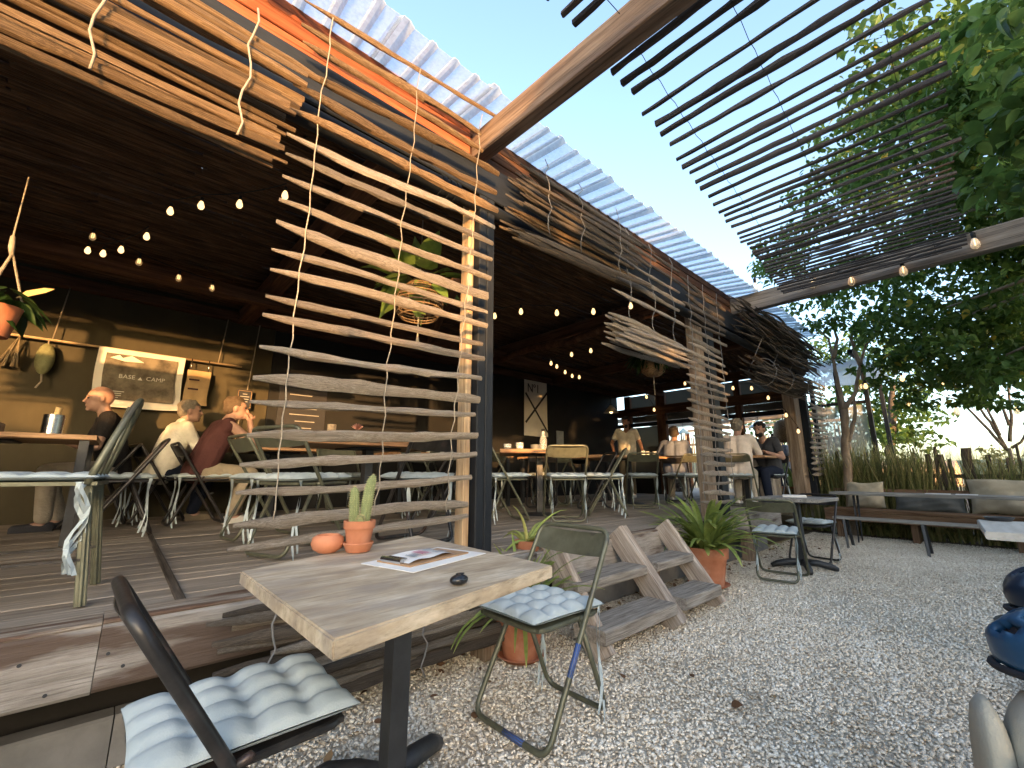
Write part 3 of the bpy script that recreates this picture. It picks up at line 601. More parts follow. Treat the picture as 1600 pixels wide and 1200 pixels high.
for i, x in enumerate(xs):
    t = (x-1.9)/4.3; yl = 1.17+.36*t+random.uniform(-.025, .025); yr = -.16+.02*math.sin(i)+random.uniform(-.03, .02)
    stick(sh, (x, yl, .05), (x+.04+.012*t*4, yr, .05+random.uniform(-.008, .008)), random.uniform(.034, .046)*(1 if x < 3.4 else .74), 'slat', 'slat')
for f in (.13, .5, .9):
    cord(sh, [(1.8+4.5*j/40, (1.15+.36*j/40)*(1-f)-.1*f, .05+.014*(1 if j % 2 else -1)) for j in range(41)], .0022, M_DARKCORD, .002, 'wire', 4)
sh2 = thing('slat_shade', 'few dark slats overhead on the left side of the brown beam', 'slat shade', (0, 0, 3.3))
for x, y in ((1.02, 1.12), (1.14, 1.16), (1.27, 1.15), (1.395, 1.15), (1.475, 1.14)): stick(sh2, (x, y, .05), (x+.05, -.5, .05), .042, 'slat', 'slat')
for y in (.95, .2): cord(sh2, [(.95, y, .05), (1.3, y, .035), (1.62, y, .06)], .0022, M_DARKCORD, .002, 'wire', 4)

# ============================================================ WOODEN STEPS
st = thing('wooden_steps', 'short flight of weathered timber steps up to the deck with a sloping plank between', 'steps', (2.5, 1.6, 0))
LO = Vector((2.5, 1.6, 0))
def sb(name, a, b, wd, th, m, up=(0, 0, 1)): return timber(name, Vector(a)-LO, Vector(b)-LO, wd, th, m, st, up, ch=.008)
for x, x2 in ((2.075, 2.10), (2.89, 2.86), (3.52, 3.49)):
    dn = Vector((0, -.34, -.56)).normalized()
    sb('stringer', (x2, YF-.02, D+.05), (x, 1.56, .012), .048, .16, M_STRINGER, up=(0, 1, .6))
sb('stringer', (2.815, YF-.02, D+.05), (2.835, 1.54, .012), .05, .16, M_STRINGER, up=(0, 1, .6))
sb('tread', (2.03, 1.79, .345), (2.785, 1.80, .345), .20, .06, M_STEP); sb('tread', (2.912, 1.79, .345), (3.47, 1.80, .345), .20, .06, M_STEP)
sb('tread', (2.03, 1.62, .135), (2.805, 1.62, .135), .22, .075, M_STEP); sb('tread', (2.935, 1.62, .135), (3.49, 1.62, .135), .22, .075, M_STEP)

# ============================================================ FOLDING CHAIRS
def cushion_mesh(n=44, s=.205, seed=0):
    rg = random.Random(seed); mb = MB(); ph = [rg.uniform(0, 6) for _ in range(6)]
    g = [(-.62, 0, .62)]*2
    for k in (0, 1):
        for i in range(n+1):
            for j in range(n+1):
                u = -1+2*i/n; v = -1+2*j/n; e = max(0, (1-abs(u)**5)*(1-abs(v)**5))**.5
                pinch = 1-.045*(1-abs(v)**2)*abs(u)**3; pinch2 = 1-.045*(1-abs(u)**2)*abs(v)**3
                x = u*s*pinch; y = v*s*pinch2
                if k == 0:
                    du = min(abs(u-q_+.02*math.sin(3*v+ph[0])) for q_ in (-.5, 0, .5)); dv_ = min(abs(v-q_+.02*math.sin(3*u+ph[1])) for q_ in (-.5, 0, .5)); bu = 1-math.exp(-(du/.10)**2); bv = 1-math.exp(-(dv_/.10)**2)
                    h = .016+e*(.024*(.45+.55*bu*bv)-.010*math.exp(-((du*du+dv_*dv_)/.006)))+.003*math.sin(2.3*u+ph[2])*math.sin(2*v+ph[3])*e
                    mb.v.append((x, y, max(.014, h)))
                else: mb.v.append((x, y, .014-.012*e))
    q = n+1
    for i in range(n):
        for j in range(n):
            a = i*q+j; mb.f.append((a, a+q, a+q+1, a+1)); b = q*q+a; mb.f.append((b, b+1, b+q+1, b+q))
    return mb
def ribbon(mb, pts, wd=.013):
    k = len(mb.v)
    for i, p in enumerate(pts):
        p = Vector(p); a = .9*math.sin(i*.8); o = Vector((math.cos(a), math.sin(a), 0))*wd/2; mb.v += [tuple(p-o), tuple(p+o)]
    for i in range(len(pts)-1): mb.f.append((k+2*i, k+2*i+1, k+2*i+3, k+2*i+2))
CG = 'folding metal chairs with pale cushions'
def make_chair(label, loc, rz, m, scuff=False, ties=True, tube=.0115):
    t = thing('folding_chair', label, 'chair', loc, rz, CG); W = .205; bt = Vector((-.235, 0, .735)); ft = Vector((.20, 0, .012))
    ring = rounded([(ft.x, -W, ft.z), (ft.x, W, ft.z), (bt.x, W, bt.z), (bt.x, -W, bt.z)], .06, 5, True)
    MB().tube(ring, tube, 9, closed=True).build('back_frame', m, t, True)
    W2 = .165; MB().tube(rounded([(-.05, -W2, .40), (-.215, -W2, .012), (-.215, W2, .012), (-.05, W2, .40)], .06, 5), tube*.95, 9).build('rear_frame', m, t, True)
    # bent sheet backrest
    mb = MB(); n = 10; dv = (bt-ft).normalized(); nv = Vector((dv.z, 0, -dv.x))
    for i in range(n+1):
        y = -W+.01+2*(W-.01)*i/n; b = -.022*(1-(2*i/n-1)**2)
        for (s_, q) in ((-.015, 0), (-.125, 0), (-.125, .003), (-.015, .003)):
            p = bt+dv*s_+nv*(b+q); mb.v.append((p.x, y, p.z))
    for i in range(n):
        for q in range(4): mb.f.append((i*4+q, i*4+(q+1) % 4, i*4+4+(q+1) % 4, i*4+4+q))
    mb.build('backrest', m, t, True, 40)
    mb = MB().box((.015, 0, .407), (.37, .34, .012)); mb.tube(rounded([(.20, -.172, .405), (.20, .172, .405), (-.17, .172, .405), (-.17, -.172, .405)], .05, 4, True), .010, 8, closed=True); mb.build('seat', m, t, True, 40)
    for s in (-1, 1): MB().tube([(-.045, s*.16, .405), (-.045, s*.205, .405)], .012, 8).build('pivot', m, t, True)
    c = CUSH.copy() if False else link('cushion', random.choice(CUSH), None, t); c.location = (.02, 0, .415); c.rotation_euler = (0, R(-1), random.uniform(-.06, .06)); c.scale = (1.06, .91, 1.5)
    if ties:
        for s in (-1, 1):
            for k in range(2):
                mb = MB(); ribbon(mb, [(-.19+.008*k*j/3+.012*math.sin(j*.7+k), s*.185+.01*math.sin(j*.9+2*k)*s, .02-.035*j) for j in range(9 if k else 11)]); r = mb.build('tie', M_CUSH, c)
    if scuff:
        MB().tube([ft.lerp(bt, .30)+Vector((0, W, 0)), ft.lerp(bt, .44)+Vector((0, W, 0))], tube*1.02, 9).build('bare_patch', M_BLUE, t, True)
        MB().tube([(ft.x, .09, ft.z), (ft.x, -.02, ft.z)], tube*1.02, 9).build('bare_patch', M_BLUE, t, True)
    return t
CUSH = []
for k in range(4): me = cushion_mesh(seed=k).mesh(True); me.materials.append(M_CUSH); CUSH.append(me)
chairR = make_chair('olive folding chair with a blue scuffed leg at the right of the plywood table', (1.435, 1.40, .012), R(181), M_OLIVE, True)
chairL = make_chair('dark bronze folding chair at the near left, its back edge on to the viewer', (.275, 1.30, .012), R(3), M_BRONZE, False, tube=.0135)
for t_ in (.36, .56):
    q = Vector((.20, -.205, .012)).lerp(Vector((-.235, -.205, .735)), t_); MB().tube([q, q+Vector((.030, -.004, .012)), q+Vector((.036, -.004, .018))], [.010, .010, .007], 8).build('lug', M_BRONZE, chairL, True)
far1 = make_chair('olive folding chair on the gravel, on the near side of the small far table', (4.86, 1.52, .012), R(8), M_OLIVE)
far2 = make_chair('black folding chair on the gravel, on the far side of the small far table', (6.02, 1.50, .012), R(172), M_BRONZE)
plain = far1
deck_chairs = [
    ((3.42, 2.98), 50, 'olive chair turned squarely away from the viewer at the middle table on the deck', plain),
    ((4.12, 2.98), 128, 'olive folding chair seen side on right of the middle table', plain),
    ((2.92, 3.38), -15, 'olive folding chair half hidden behind the black post, left of the middle table', plain),
    ((5.50, 3.36), 42, 'olive folding chair with its back to the viewer in front of the waiter', plain),
    ((6.30, 3.12), 70, 'olive folding chair behind the second post with the ladder like blind', plain),
    ((.02, 4.62), 182, 'dark folding chair seen side on, right of the bald man', chairL),
    ((.30, 5.62), 12, 'folding chair under the man in the white shirt', chairL),
    ((.58, 5.12), 4, 'folding chair under the man in the maroon vest', chairL),
    ((.84, 3.74), 8, 'olive folding chair left of the wide blind, its back plate edge on', plain),
    ((.86, 2.92), 24, 'olive folding chair behind the left part of the wide blind', plain),
    ((1.72, 4.50), -85, 'folding chair beyond the table behind the wide blind', plain),
    ((2.32, 3.62), 172, 'folding chair behind the right part of the wide blind', chairL),
    ((1.62, 2.82), 95, 'folding chair behind the potted cactus, through the wide blind', chairL),
    ((3.05, 4.72), 70, 'chair at the back table on its near left side, in deep shade', plain),
    ((3.75, 4.72), 100, 'chair at the back table on its near right side, in deep shade', plain),
    ((3.45, 5.72), -90, 'chair on the wall side of the back table', plain),
    ((4.95, 4.62), 85, 'chair at the far back table beside the hanging banner', plain),
    ((6.78, 2.52), 8, 'folding chair under the man in the pale shirt', plain),
    ((7.90, 2.45), 172, 'folding chair under the bearded man in the dark shirt', chairL),
    ((4.78, 3.62), 150, 'dark folding chair between the side on chair and the long table', chairL),
    ((4.95, 4.32), 15, 'olive folding chair at the left end of the long table', plain),
    ((2.55, 4.25), -60, 'olive folding chair in shade behind the black post', plain),
    ((4.45, 4.30), -140, 'dark folding chair on the far right side of the middle table', chairL),
    ((5.90, 4.62), -88, 'dark folding chair on the far side of the long table', chairL),
    ((6.90, 3.56), 20, 'folding chair under the grey haired figure in the grey shirt', chairL),
    ((-.12, 5.55), 178, 'folding chair under the bald man in black', chairL)]
for (x, y), a, lb, src in deck_chairs: dup(src, (x, y, D+.012), R(a), lb, CG)

# cafe chair with a hooped back at the left edge
t = thing('hoop_back_chair', 'metal cafe chair with a hooped back at the left edge of the deck', 'chair', (-.235, 2.52, D+.005), R(176))
for x, y in ((.17, .17), (.17, -.17), (-.17, .17), (-.17, -.17)):
    mb = MB(); mb.bar((x*1.22, y*1.2, 0), (x*.94, y*.94, .43), .034, .012, (0, 1, 0), .003); mb.bar((x*1.22, y*1.2, 0), (x*.98, y*.98, .40), .012, .03, (0, 1, 0), .003); mb.build('leg', M_OLIVE, t)
MB().box((0, 0, .435), (.38, .38, .014)).build('seat', M_OLIVE, t)
for s in (-1, 1): MB().bar((.19, s*.185, .16), (-.19, s*.185, .16), .022, .01).build('stretcher', M_BRONZE, t)
mb = MB(); mb.tube([(-.16-.10*math.sin(PI*k/12), -.185*math.cos(PI*k/12), .43+.36*math.sin(PI*k/12)) for k in range(13)], .013, 9); mb.build('hoop_back', M_OLIVE, t, True)
for s in (-.06, .06): MB().tube([(-.17, s, .44), (-.235, s*1.2, .75)], .009, 8).build('back_bar', M_OLIVE, t, True)
c = link('cushion', CUSH[1], None, t); c.location = (.01, 0, .443)
for k in range(3):
    mb = MB(); ribbon(mb, [(-.17+.02*math.sin(j*.8+k), .19+.012*math.sin(j*.5+k)+.016*k, .0-.030*j) for j in range(12)], .016); mb.build('tie', M_CUSH, c)

# ============================================================ TABLES
def table(label, loc, rz, L, W, h=.74, th=.04, m=M_TABLE, base='plate', quad=None, group=None, name='dining_table'):
    t = thing(name, label, 'table', loc, rz, group)
    if quad:
        mb = MB(); q = quad; mb.add([(x, y, h) for x, y in q]+[(x, y, h-th) for x, y in q], [(0, 1, 2, 3), (7, 6, 5, 4), (0, 4, 5, 1), (1, 5, 6, 2), (2, 6, 7, 3), (3, 7, 4, 0)]); me = mb.mesh()
        bm = bmesh.new(); bm.from_mesh(me); bmesh.ops.recalc_face_normals(bm, faces=bm.faces); bmesh.ops.bevel(bm, geom=list(bm.edges), offset=.0035, segments=2, affect='EDGES'); bm.to_mesh(me); bm.free(); link('tabletop', me, m, t)
    else: MB().box((0, 0, h-th/2), (L, W, th), None, .006).build('tabletop', m, t)
    MB().box((0, 0, h-th-.008), (min(L, .42), min(W, .42), .012)).build('top_plate', M_IRON, t)
    if base == 'plate':
        MB().box((0, 0, (h-th)/2), (.07, .07, h-th-.03), Matrix.Rotation(.1, 3, 'Z')).build('column', M_IRON, t); MB().lathe([(.0, .03), (.06, .03), (.2, .012), (.22, .0)][::-1], 20).build('base', M_IRON, t, True, 40)
    elif base == 'cross':
        MB().box((0, 0, (h-th)/2+.02), (.062, .062, h-th-.04), None, .006).build('column', M_IRON, t)
        for k in range(4):
            a = k*PI/2+.5; mb = MB(); d = Vector((math.cos(a), math.sin(a), 0)); P = [d*.03+Vector((0, 0, .075)), d*.13+Vector((0, 0, .07)), d*.24+Vector((0, 0, .045)), d*.30+Vector((0, 0, .02))]
            mb.tube([p for p in P], [.036, .034, .032, .022], 8); o = mb.build('foot', M_IRON, t, True)
    elif base == 'legs':
        for sx in (-1, 1):
            for sy in (-1, 1): MB().box((sx*(L/2-.06), sy*(W/2-.06), (h-th)/2), (.05, .05, h-th), None, .004).build('leg', M_IRON, t)
    return t
# plywood table in the foreground
qd = [(.284, 1.33), (.952, 1.643), (.902, .857), (.27, .712)]; cx, cy = .602, 1.135
rc = [(-.35, .35), (.35, .35), (.35, -.35), (-.35, -.35)]; a = R(9)
rc = [(x*math.cos(a)-y*math.sin(a), x*math.sin(a)+y*math.cos(a)) for x, y in rc]
qd = [(.8*(p[0]-cx)+.2*r_[0], .8*(p[1]-cy)+.2*r_[1]) for p, r_ in zip(qd, rc)]
TB = table('square plywood table on a black column in the foreground', (cx, cy, .0), 0, .7, .7, .75, .032, M_PLY, 'cross', quad=qd, name='cafe_table')
for ch in TB.children:
    if not ch.name.startswith('tabletop'): ch.location = (.15, .255, 0)
TG = 'dining tables on the deck'
table('table at the far left, its right edge running away from the viewer', (-.86, 2.75, D), 0, .72, 1.65, .74, .04, M_TABLE, 'plate', group=TG)
table('table of the bald man at the left', (-.78, 4.60, D), 0, 1.25, .8, .74, .035, M_TABLE, 'legs', group=TG)
table('table in front of the two men sitting side by side', (1.25, 5.35, D), 0, .85, 1.0, .74, .035, M_TABLE, 'plate', group=TG)
table('table behind the wide hanging blind, with a flower and a steel pot', (1.62, 3.72, D), R(2), 1.3, .8, .74, .045, M_TABLE, 'plate', group=TG)
table('middle table on the deck with thick rounded top right of the black post', (3.74, 3.66, D), R(-40), .95, .95, .74, .045, M_TABLE, 'plate', group=TG)
table('back table by the dark wall with a row of glasses', (3.45, 5.20, D), 0, 1.9, .7, .74, .035, M_TABLE, 'legs', group=TG)
table('far back table in front of the waiter', (5.75, 4.95, D), 0, 1.7, .7, .74, .035, M_TABLE, 'legs', group=TG)
table('long table in front of the second post where the grey shirt sits', (6.15, 3.98, D), R(-4), 2.1, .75, .74, .04, M_TABLE, 'plate', group=TG)
table('table between the pale shirt and the bearded man', (7.34, 2.62, D), R(2), .62, .75, .74, .035, M_TABLE, 'plate', group=TG)
FT = table('small wooden table on the gravel beyond the potted plant', (5.52, 1.50, 0), R(-4), .62, .62, .74, .035, M_GREYWOOD, 'cross', name='cafe_table')
RT = table('pale table corner with an ashtray at the right edge of the gravel', (3.33, -.21, 0), R(3), .72, .60, .74, .035, mat('bleached_table_wood', [(.3, (.42, .385, .33)), (.7, (.58, .545, .48))], scale=3, stretch=(1, 9, 9), bump=.2), 'cross', name='cafe_table')

# ---- things on the plywood table
TZ = .7515
def pot(name, label, loc, r, h, saucer=True, soil=True, m=M_TERRA, grp=None):
    t = thing(name, label, 'potted plant', loc, 0, grp)
    MB().lathe([(r*.70, 0), (r*.93, h*.72), (r*1.02, h*.725), (r*1.05, h), (r*.93, h), (r*.9, h*.86), (r*.86, h*.84)], 32).build('pot', m, t, True, 30)
    if saucer: MB().lathe([(r*.75, -.008), (r*1.0, .018), (r*.96, .021), (r*.70, .004)], 28).build('saucer', m, t, True, 40)
    if soil: MB().lathe([(r*.9, h*.84), (r*.5, h*.87), (.001, h*.88)], 18, cap=False).build('soil', M_SOIL, t, True)
    return t
p = atZ(563, 863, TZ); t = pot('potted_cactus', 'column cactus with two tall stems in a terracotta pot on the plywood table', (p.x, p.y+.02, TZ+.009), .048, .088)
def cactus(base, tilt, hh, r, ribs=15):
    mb = MB(); n = 22; nn = ribs*2
    for i in range(n+1):
        t_ = i/n; q = r*(.86+.22*math.sin(PI*min(1, t_*1.1)))*(1 if t_ < .86 else math.sqrt(max(.02, 1-((t_-.86)/.14)**2))); c_ = Vector(base)+Vector(tilt)*t_*t_+Vector((0, 0, hh*t_))
        for j in range(nn): a = 2*PI*j/nn; k = q*(1.0 if j % 2 else .86); mb.v.append((c_.x+k*math.cos(a), c_.y+k*math.sin(a), c_.z))
    for i in range(n):
        for j in range(nn): mb.f.append((i*nn+j, i*nn+(j+1) % nn, (i+1)*nn+(j+1) % nn, (i+1)*nn+j))
    mb.f.append(tuple(n*nn+j for j in range(nn))); o = mb.build('stem', M_CACTUS, t, True, 60)
    sp = MB()
    for i in range(1, n+1):
        for j in range(1, nn, 2):
            v = Vector(mb.v[i*nn+j]); c_ = Vector(base)+Vector(tilt)*(i/n)**2+Vector((0, 0, hh*i/n)); d_ = (v-c_).normalized()
            for k in range(2):
                e = v+(d_*.006+Vector((random.uniform(-.004, .004), random.uniform(-.004, .004), random.uniform(-.004, .005)))); s_ = Vector((random.uniform(-1, 1), random.uniform(-1, 1), .2)).normalized()*.0006
                sp.add([v-s_, v+s_, e], [(0, 1, 2)])
    s2 = sp.build('spines', M_SPINE, o); tag(s2, kind='stuff')
cactus((.014, -.006, .07), (.018, -.004, 0), .165, .0165); cactus((-.018, .006, .07), (-.004, .002, 0), .125, .0145); cactus((-.008, -.024, .07), (-.001, -.002, 0), .036, .010)
p = atZ(516, 865, TZ); o = MB().lathe([(.026, 0), (.044, .012), (.05, .028), (.046, .046), (.034, .054), (.030, .050), (.032, .03), (.001, .022)], 36, cap=False).build('clay_bowl', M_TERRA, None, True, 60, loc=(p.x, p.y+.03, TZ)); tag(o, 'squat round terracotta bowl beside the cactus on the plywood table', 'bowl')
# clipboard with menu
c4 = [atZ(x, y, TZ) for x, y in ((585, 880), (614, 897), (740, 871), (700, 852))]; ct = sum(c4, Vector())/4; dx = ((c4[2]-c4[1])+(c4[3]-c4[0])).normalized(); L1 = ((c4[2]-c4[1]).length+(c4[3]-c4[0]).length)/2; W1 = ((c4[0]-c4[1]).length+(c4[3]-c4[2]).length)/2
t = thing('menu_clipboard', 'menu sheets on a brown clipboard with a steel clip lying on the plywood table', 'menu', (ct.x, ct.y, TZ), math.atan2(dx.y, dx.x))
MB().box((.004, -.004, .0012), (L1*1.0, W1, .002), Matrix.Rotation(.02, 3, 'Z')).build('paper', M_PAPER, t)
MB().box((.004, .006, .0045), (L1*.78, W1*.66, .004)).build('board', M_KRAFT, t)
mb = MB(); n = 12
for i in range(n+1):
    x = -L1*.34+L1*.62*i/n; z = .0085+.010*math.sin(PI*i/n)*(.6)
    mb.v += [(x, -W1*.22, z+.003*math.sin(i*.9)), (x, W1*.36, z)]
for i in range(n): mb.f.append((2*i, 2*i+2, 2*i+3, 2*i+1))
pg = mb.build('paper', M_PAPER, t, True); 
mb = MB(); mb.tube([(-L1*.36, -W1*.12, .012), (-L1*.36, W1*.28, .012)], .008, 8); mb.box((-L1*.33, W1*.08, .016), (.03, W1*.34, .003)); mb.build('clip', M_STEEL, t, True, 40)
for nm, m_, x0, x1, y0, y1 in (('print', M_GREYINK, -.20, -.10, -.10, .12), ('print', M_PINKINK, -.08, .04, -.08, .20), ('print', M_GREYINK, .24, .262, -.18, .32)):
    mb = MB(); rows = 6 if m_ is M_GREYINK and x1-x0 > .05 else (4 if m_ is M_PINKINK else 1)
    for k in range(rows):
        xa = x0+(x1-x0)*(k+.1)/rows; xb = x0+(x1-x0)*(k+.75)/rows; zz = [.0092+.006*math.sin(PI*((q+.34)/.62)) for q in (xa, xb)]; g = random.uniform(0, .04)
        mb.add([(L1*xa, W1*(y0+g), zz[0]+.0035), (L1*xb, W1*(y0+g), zz[1]+.0035), (L1*xb, W1*(y1-g), zz[1]+.0035), (L1*xa, W1*(y1-g), zz[0]+.0035)], [(0, 1, 2, 3)])
    mb.build(nm, m_, pg)
for k in range(16):
    pass
mb = MB()
for k in range(18):
    xa = .06+.17*(k % 9)/9; y0 = -.15+.26*(k//9); zz = .0092+.006*math.sin(PI*((xa+.34)/.62))+.0035; mb.add([(L1*xa, W1*y0, zz), (L1*(xa+.008), W1*y0, zz), (L1*(xa+.008), W1*(y0+random.uniform(.1, .2)), zz), (L1*xa, W1*(y0+random.uniform(.1, .2)), zz)], [(0, 1, 2, 3)])
mb.build('print', M_GREYINK, pg)
p = atZ(717, 913, TZ)
mb = MB().ball((0, 0, .011), .022, 12, (1.05, .8, .52)); mb.ball((.006, .004, .0225), .012, 8, (1, .7, .14)); o = mb.build('stone_ashtray', M_STONE, None, True, loc=(p.x, p.y, TZ-.001)); tag(o, 'shiny black pebble paperweight near the right edge of the plywood table', 'stone')
p = atZ(1562, 814, .74); o = MB().lathe([(.045, 0), (.055, .012), (.06, .02), (.05, .02), (.04, .008), (.001, .007)], 24, cap=False).build('ashtray', M_IRON, None, True, 50, loc=(p.x, p.y, .741)); tag(o, 'flat black ashtray on the pale table at the right edge', 'ashtray')
o = MB().box((0, 0, .012), (.16, .22, .022), Matrix.Rotation(.3, 3, 'Z'), .004).build('menu_block', M_PAPER, None, loc=(5.50, 1.50, .741)); tag(o, 'white menu pad lying on the small far table', 'menu')

# ---- potted plants
def strap_plant(label, loc, r, h, nl, L, seed, droop=1.0, wd=.035):
    t = pot('potted_plant', label, loc, r, h); rg = random.Random(seed); mb = MB(); tints = []
    for k in range(nl):
        a = rg.uniform(0, 2*PI); el = rg.uniform(.35, 1.45); ln = L*rg.uniform(.6, 1.1); w0 = wd*rg.uniform(.6, 1.15); P = Vector((math.cos(a)*r*.3*rg.random(), math.sin(a)*r*.3*rg.random(), h*.86)); dr = droop*rg.uniform(.8, 2.0)
        kk = len(mb.v); n = 9; st = ln/n; side = Vector((-math.sin(a), math.cos(a), 0)); tw = rg.uniform(-.4, .4)
        for i in range(n+1):
            u = i/n; w_ = w0*(.35+1.5*u*(1-u)+.45*(1-u)**2)*(1 if u < .96 else .3); dvec = Vector((math.cos(a)*math.cos(el), math.sin(a)*math.cos(el), math.sin(el))); up = side.cross(dvec)
            mb.v += [tuple(P-side*w_/2+up*(.18*w_)), tuple(P), tuple(P+side*w_/2+up*(.18*w_+tw*.004))]; tints += [min(1, max(0, rg.gauss(.45, .15)+.4*(u > .9)))]*3
            P = P+dvec*st; el -= dr*st/L*1.35*(.3+u)
        for i in range(n): q = kk+3*i; mb.f += [(q, q+3, q+4, q+1), (q+1, q+4, q+5, q+2)]
    me = mb.mesh(True); at = me.attributes.new('tint', 'FLOAT', 'POINT'); at.data.foreach_set('value', tints); tag(link('leaves', me, M_POTLEAF, t), kind='stuff'); return t
p = atZ(1125, 922, 0); strap_plant('large green strap leaved plant in a terracotta pot to the right of the steps', (p.x+.06, p.y+.12, .012), .18, .33, 150, .64, 5, 1.0, .062)
p = atZ(838, 1040, 0); strap_plant('yellowing strap leaved plant in a terracotta pot behind the scuffed chair', (p.x, p.y+.12, .012), .135, .25, 70, .50, 9, .9, .035)
# aloe on the deck edge
rg = random.Random(4); t = thing('aloe_plant', 'spiky pale aloe growing at the deck edge beside the black post', 'plant', (1.99, 2.06, D+.01)); mb = MB(); tints = []
for k in range(15):
    a = rg.uniform(0, 2*PI); el = rg.uniform(.3, 1.4); ln = rg.uniform(.22, .40); P = Vector((0, 0, .03)); pts = []; rr = []
    for i in range(8):
        pts.append(tuple(P)); rr.append(.016*(1-i/7.4)); P = P+Vector((math.cos(a)*math.cos(el), math.sin(a)*math.cos(el), math.sin(el)))*ln/7; el -= rg.uniform(.05, .3)
    k0 = len(mb.v); mb.tube(pts, rr, 6); tints += [min(1, max(0, rg.gauss(.75, .15)))]*(len(mb.v)-k0)
me = mb.mesh(True); at = me.attributes.new('tint', 'FLOAT', 'POINT'); at.data.foreach_set('value', tints); link('leaves', me, M_POTLEAF, t); MB().lathe([(.07, -.01), (.085, .05), (.07, .05), (.001, .045)], 20, cap=False).build('bowl', M_TERRA, t, True, 50)
# pots, basket and bottle standing on the far deck edge
def far_at(x, y): q = atZ(x, y, D); s = max(1, 2.22/q.y); return Vector((q.x*s, q.y*s, D+.004))
q = far_at(1198, 781); o = MB().lathe([(.13, 0), (.17, .07), (.15, .07), (.12, .02), (.001, .02)], 24, cap=False).build('clay_dish', M_TERRA, None, True, 50, loc=q); tag(o, 'wide shallow terracotta dish on the deck, left of the wicker basket', 'dish')
q = far_at(1240, 779); t = thing('planted_basket', 'wide wicker basket holding a pot with an agave on the deck end', 'basket', q); MB().lathe([(.15, 0), (.24, .16), (.25, .19), (.22, .18), (.13, .03)], 28).build('basket', M_WICKER, t, True, 60)
MB().lathe([(.19, .13), (.20, .22), (.18, .22), (.001, .2)], 24, cap=False).build('pot', M_TERRA, t, True, 50)
mb = MB(); tints = []
for k in range(9):
    a = rg.uniform(0, 2*PI); el = rg.uniform(.9, 1.5); P = Vector((.03*math.cos(a), .03*math.sin(a), .2)); ln = rg.uniform(.3, .6); e = P+Vector((math.cos(a)*math.cos(el), math.sin(a)*math.cos(el), math.sin(el)))*ln; sd_ = Vector((-math.sin(a), math.cos(a), 0))*.035
    mb.add([P-sd_, P+sd_, P.lerp(e, .6)+sd_*.9, P.lerp(e, .6)-sd_*.9, e], [(0, 1, 2, 3), (3, 2, 4)]); tints += [rg.uniform(.3, .8)]*5
me = mb.mesh(); at = me.attributes.new('tint', 'FLOAT', 'POINT'); at.data.foreach_set('value', tints); link('leaves', me, M_POTLEAF, t)
q = far_at(1279, 772); t = pot('potted_cactus', 'small cactus in an orange terracotta pot at the end of the deck', q, .115, .2); mb = MB(); mb.ball((0, 0, .27), .07, 10, (1, 1, 1.7)); mb.build('stem', M_CACTUS, t, True)
q = far_at(1303, 773); o = MB().lathe([(.08, 0), (.115, .05), (.1, .055), (.001, .03)], 24, cap=False).build('clay_saucer', M_TERRA, None, True, 50, loc=q); tag(o, 'small terracotta bowl beside the green bottle at the end of the deck', 'bowl')
q = far_at(1294, 768); q.x += .25; o = MB().lathe([(.12, 0), (.14, .05), (.13, .13), (.045, .24), (.03, .34), (.036, .36)], 24).build('demijohn', M_BOTTLE, None, True, 50, loc=q); tag(o, 'dark green glass demijohn at the end of the deck', 'bottle')
t = thing('iron_stand', 'thin black iron candle stand at the end of the deck', 'stand', far_at(1257, 778)); MB().tube([(0, 0, 0), (0, 0, .95)], .016, 8).build('pole', M_IRON, t, True); MB().lathe([(.12, 0), (.1, .015), (.02, .02)], 16).build('base', M_IRON, t); MB().lathe([(.05, .94), (.06, .96), (.001, .955)], 12, cap=False).build('cup', M_IRON, t)
t = thing('plank_planter', 'box of rough pale upright planks beside the farthest post', 'planter', (8.25, 2.55, D)); 
for k in range(6): timber('plank', (-.36+.145*k, 0, 0), (-.36+.145*k+random.uniform(-.01, .01), 0, random.uniform(.72, .86)), .022, .13, M_PALEPICKET, t, up=(1, 0, 0))
for k in range(3): timber('plank', (-.44, .06+.145*k, 0), (-.44, .06+.145*k, .78), .13, .022, M_PALEPICKET, t, up=(1, 0, 0))

# ---- things on the deck tables
def glass_jar(x, y, lb, h=.08, r=.038, m=None, z=D+.742): 
    t = thing('candle_jar', lb, 'candle jar', (x, y, z), 0, 'glasses and candle jars on the tables'); MB().lathe([(r*.9, 0), (r, .01), (r, h), (r*.93, h), (r*.92, .012), (.001, .011)], 16, cap=False).build('jar', m or M_GLASS, t, True, 50); MB().lathe([(r*.8, .012), (r*.8, h*.5), (.001, h*.5)], 12, cap=False).build('candle', M_WAX, t, True, 50); return t
mid = Vector((3.74, 3.66, 0))
for px, lb in ((793, 'low candle glass nearest the black post on the middle table'), (812, 'wide candle glass second from the black post on the middle table')):
    q = atY(px, 700, 3.55); glass_jar(q.x, 3.55, lb, .075 if px > 800 else .05, .045)
q = atY(849, 690, 3.72); t = thing('carafe', 'tall clear glass carafe on the middle table in front of the banner', 'carafe', (q.x, 3.72, D+.742)); MB().lathe([(.045, 0), (.048, .02), (.046, .15), (.02, .21), (.022, .25), (.02, .25), (.018, .21)], 18, cap=False).build('body', M_GLASS, t, True, 50); MB().lathe([(.022, .25), (.024, .28), (.001, .285)], 12).build('stopper', M_DARKCORD, t, True)
q = atY(838, 700, 3.75); t = thing('herb_pot', 'small grey pot on the middle table', 'pot', (q.x-.02, 3.75, D+.742)); MB().lathe([(.05, 0), (.06, .08), (.05, .08), (.001, .07)], 16, cap=False).build('pot', M_GREYENAMEL, t, True, 50)
